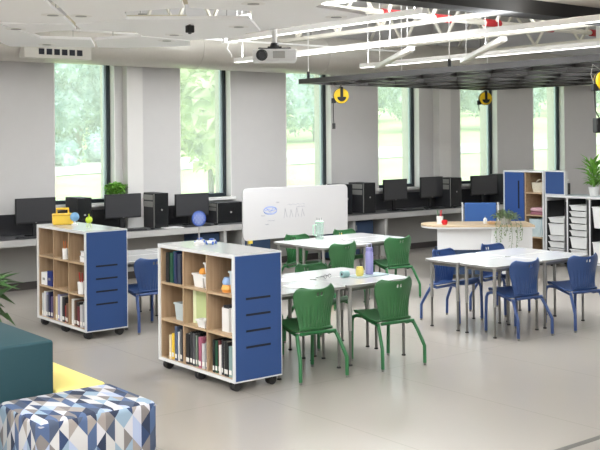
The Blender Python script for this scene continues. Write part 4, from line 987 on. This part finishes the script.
for k in range(6):
    x = -.17 + .07 * k; L = (.30, .2, .12, .34, .28, .2)[k]
    pts = [(x * .4, -.02, .1), (x * .8, -.12, .08), (x, -.215, .03), (x + .01, -.225, -L * .5), (x - .01, -.225, -L)]
    pts = [tuple(Matrix.Rotation(A, 3, 'Z') @ Vector(p)) for p in pts]; st.tube(pts, .003, 5)
    for j in range(12):
        p = Vector(pts[2]).lerp(Vector(pts[4]), j / 11); f.leaf(p, (rd.gauss(0, 1), rd.gauss(0, 1), -.4), .04, .026)
f.build('foliage', LEAFG, t); st.build('vine', LEAFG, t)
t = thing('office_chair', 'blue square-backed chair behind the teacher desk', 'chair', (11.56, 10.24, 0), A + PI)
MB().box(-.235, .235, .20, .25, .5, .965).build('backrest', mat('blue_fabric', (54, 96, 160), .7), t, bevel=.012)
MB().tube([(.265, .22, .42), (.265, .22, .97)], .012, 8).tube([(-.265, .22, .42), (-.265, .22, .97)], .012, 8).tube([(-.265, .22, .44), (.265, .22, .44)], .01, 8).build('back_frame', WHITE, t)
MB().box(-.24, .24, -.24, .2, .42, .48).build('seat', mat('blue_fabric', (54, 96, 160), .7), t, bevel=.02)
for sx in (-.22, .22):
    for sy in (-.2, .2): MB().tube([(sx, sy, 0), (sx * .95, sy * .95, .42)], .013, 8).build('leg', STEEL, t)

# ------------------------------------------------------------------ lounge seating in the foreground
def uvbox(o):
    me = o.data; uv = me.uv_layers.new(name='UVMap')
    for p in me.polygons:
        n = p.normal
        for li in p.loop_indices:
            c = me.vertices[me.loops[li].vertex_index].co
            if abs(n.z) > .7: uv.data[li].uv = (c.x, c.y)
            elif abs(n.y) >= abs(n.x): uv.data[li].uv = (c.x, c.z)
            else: uv.data[li].uv = (c.y, c.z)
t = thing('patterned_bench', 'bench seat in blue and grey geometric fabric, nearest the camera', 'bench', (2.20, 5.02, 0))
o = MB().box(0, .72, 0, .585, .05, .45).build('cushion', PATT, t, bevel=.035, seg=4, smooth=True); uvbox(o)
MB().tube([(.008, .008, .425), (.712, .008, .425), (.712, .577, .425), (.008, .577, .425), (.008, .008, .425)], .005, 6).build('piping', mat('piping_grey', (150, 150, 156), .8), t)
MB().box(.03, .69, .03, .555, 0, .05).build('plinth', BLACK, t)
t = thing('teal_seat', 'tall dark teal upholstered seat block at the left edge', 'seat', (1.62, 5.625, 0))
MB().box(0, .94, 0, .82, .05, .755).build('cushion', TEAL, t, bevel=.018, seg=3, smooth=True); MB().box(.03, .9, .03, .79, 0, .05).build('plinth', BLACK, t)
MB().tube([(.01, .01, .735), (.93, .01, .735), (.93, .81, .735)], .004, 6).build('piping', mat('teal_piping', (34, 84, 92), .7), t)
t = thing('yellow_seat', 'low yellow upholstered seat behind the patterned bench', 'seat', (2.572, 5.618, 0))
MB().box(0, .33, 0, .86, .05, .45).build('cushion', YELU, t, bevel=.02, seg=3, smooth=True); MB().box(.02, .31, .02, .84, 0, .05).build('plinth', BLACK, t)
MB().box(-.0, .06, .84, .861, .38, .43).build('pull_tab', DARK, t)

# ------------------------------------------------------------------ daylight, world, camera
wld = bpy.data.worlds.new('sky'); S.world = wld; wld.use_nodes = True
bg = wld.node_tree.nodes['Background']; bg.inputs[0].default_value = (.93, .97, 1, 1); bg.inputs[1].default_value = 2.1
sl = bpy.data.lights.new('sun', 'SUN'); sl.energy = 3.2; sl.angle = .05; sl.color = (1, .97, .9)
so = bpy.data.objects.new('sun', sl); COL.objects.link(so)
so.rotation_euler = Vector((.35, .62, -.75)).to_track_quat('-Z', 'Y').to_euler()

cam = bpy.data.cameras.new('camera'); co = bpy.data.objects.new('camera', cam); COL.objects.link(co)
cam.lens = 60.0; cam.sensor_width = 36; cam.sensor_fit = 'HORIZONTAL'
cam.shift_y = -(225 - 138.5) / 600; cam.clip_end = 400
yaw = math.radians(38.4); roll = math.radians(.5)
f = Vector((math.sin(yaw), math.cos(yaw), 0)); r = Vector((math.cos(yaw), -math.sin(yaw), 0)); u = Vector((0, 0, 1))
# the frame sits rolled by half a degree
r2 = r * math.cos(roll) - u * math.sin(roll); u2 = u * math.cos(roll) + r * math.sin(roll)
co.matrix_world = Matrix((r2, u2, -f)).transposed().to_4x4()
co.location = (0, 0, 1.95)
S.camera = co
S.view_settings.view_transform = 'Standard'
try: S.view_settings.look = 'None'
except Exception: pass
S.view_settings.gamma = 1; S.view_settings.use_curve_mapping = False
S.view_settings.exposure = .14
S.cycles.max_bounces = 8; S.cycles.transparent_max_bounces = 12
S.cycles.caustics_reflective = False; S.cycles.caustics_refractive = False
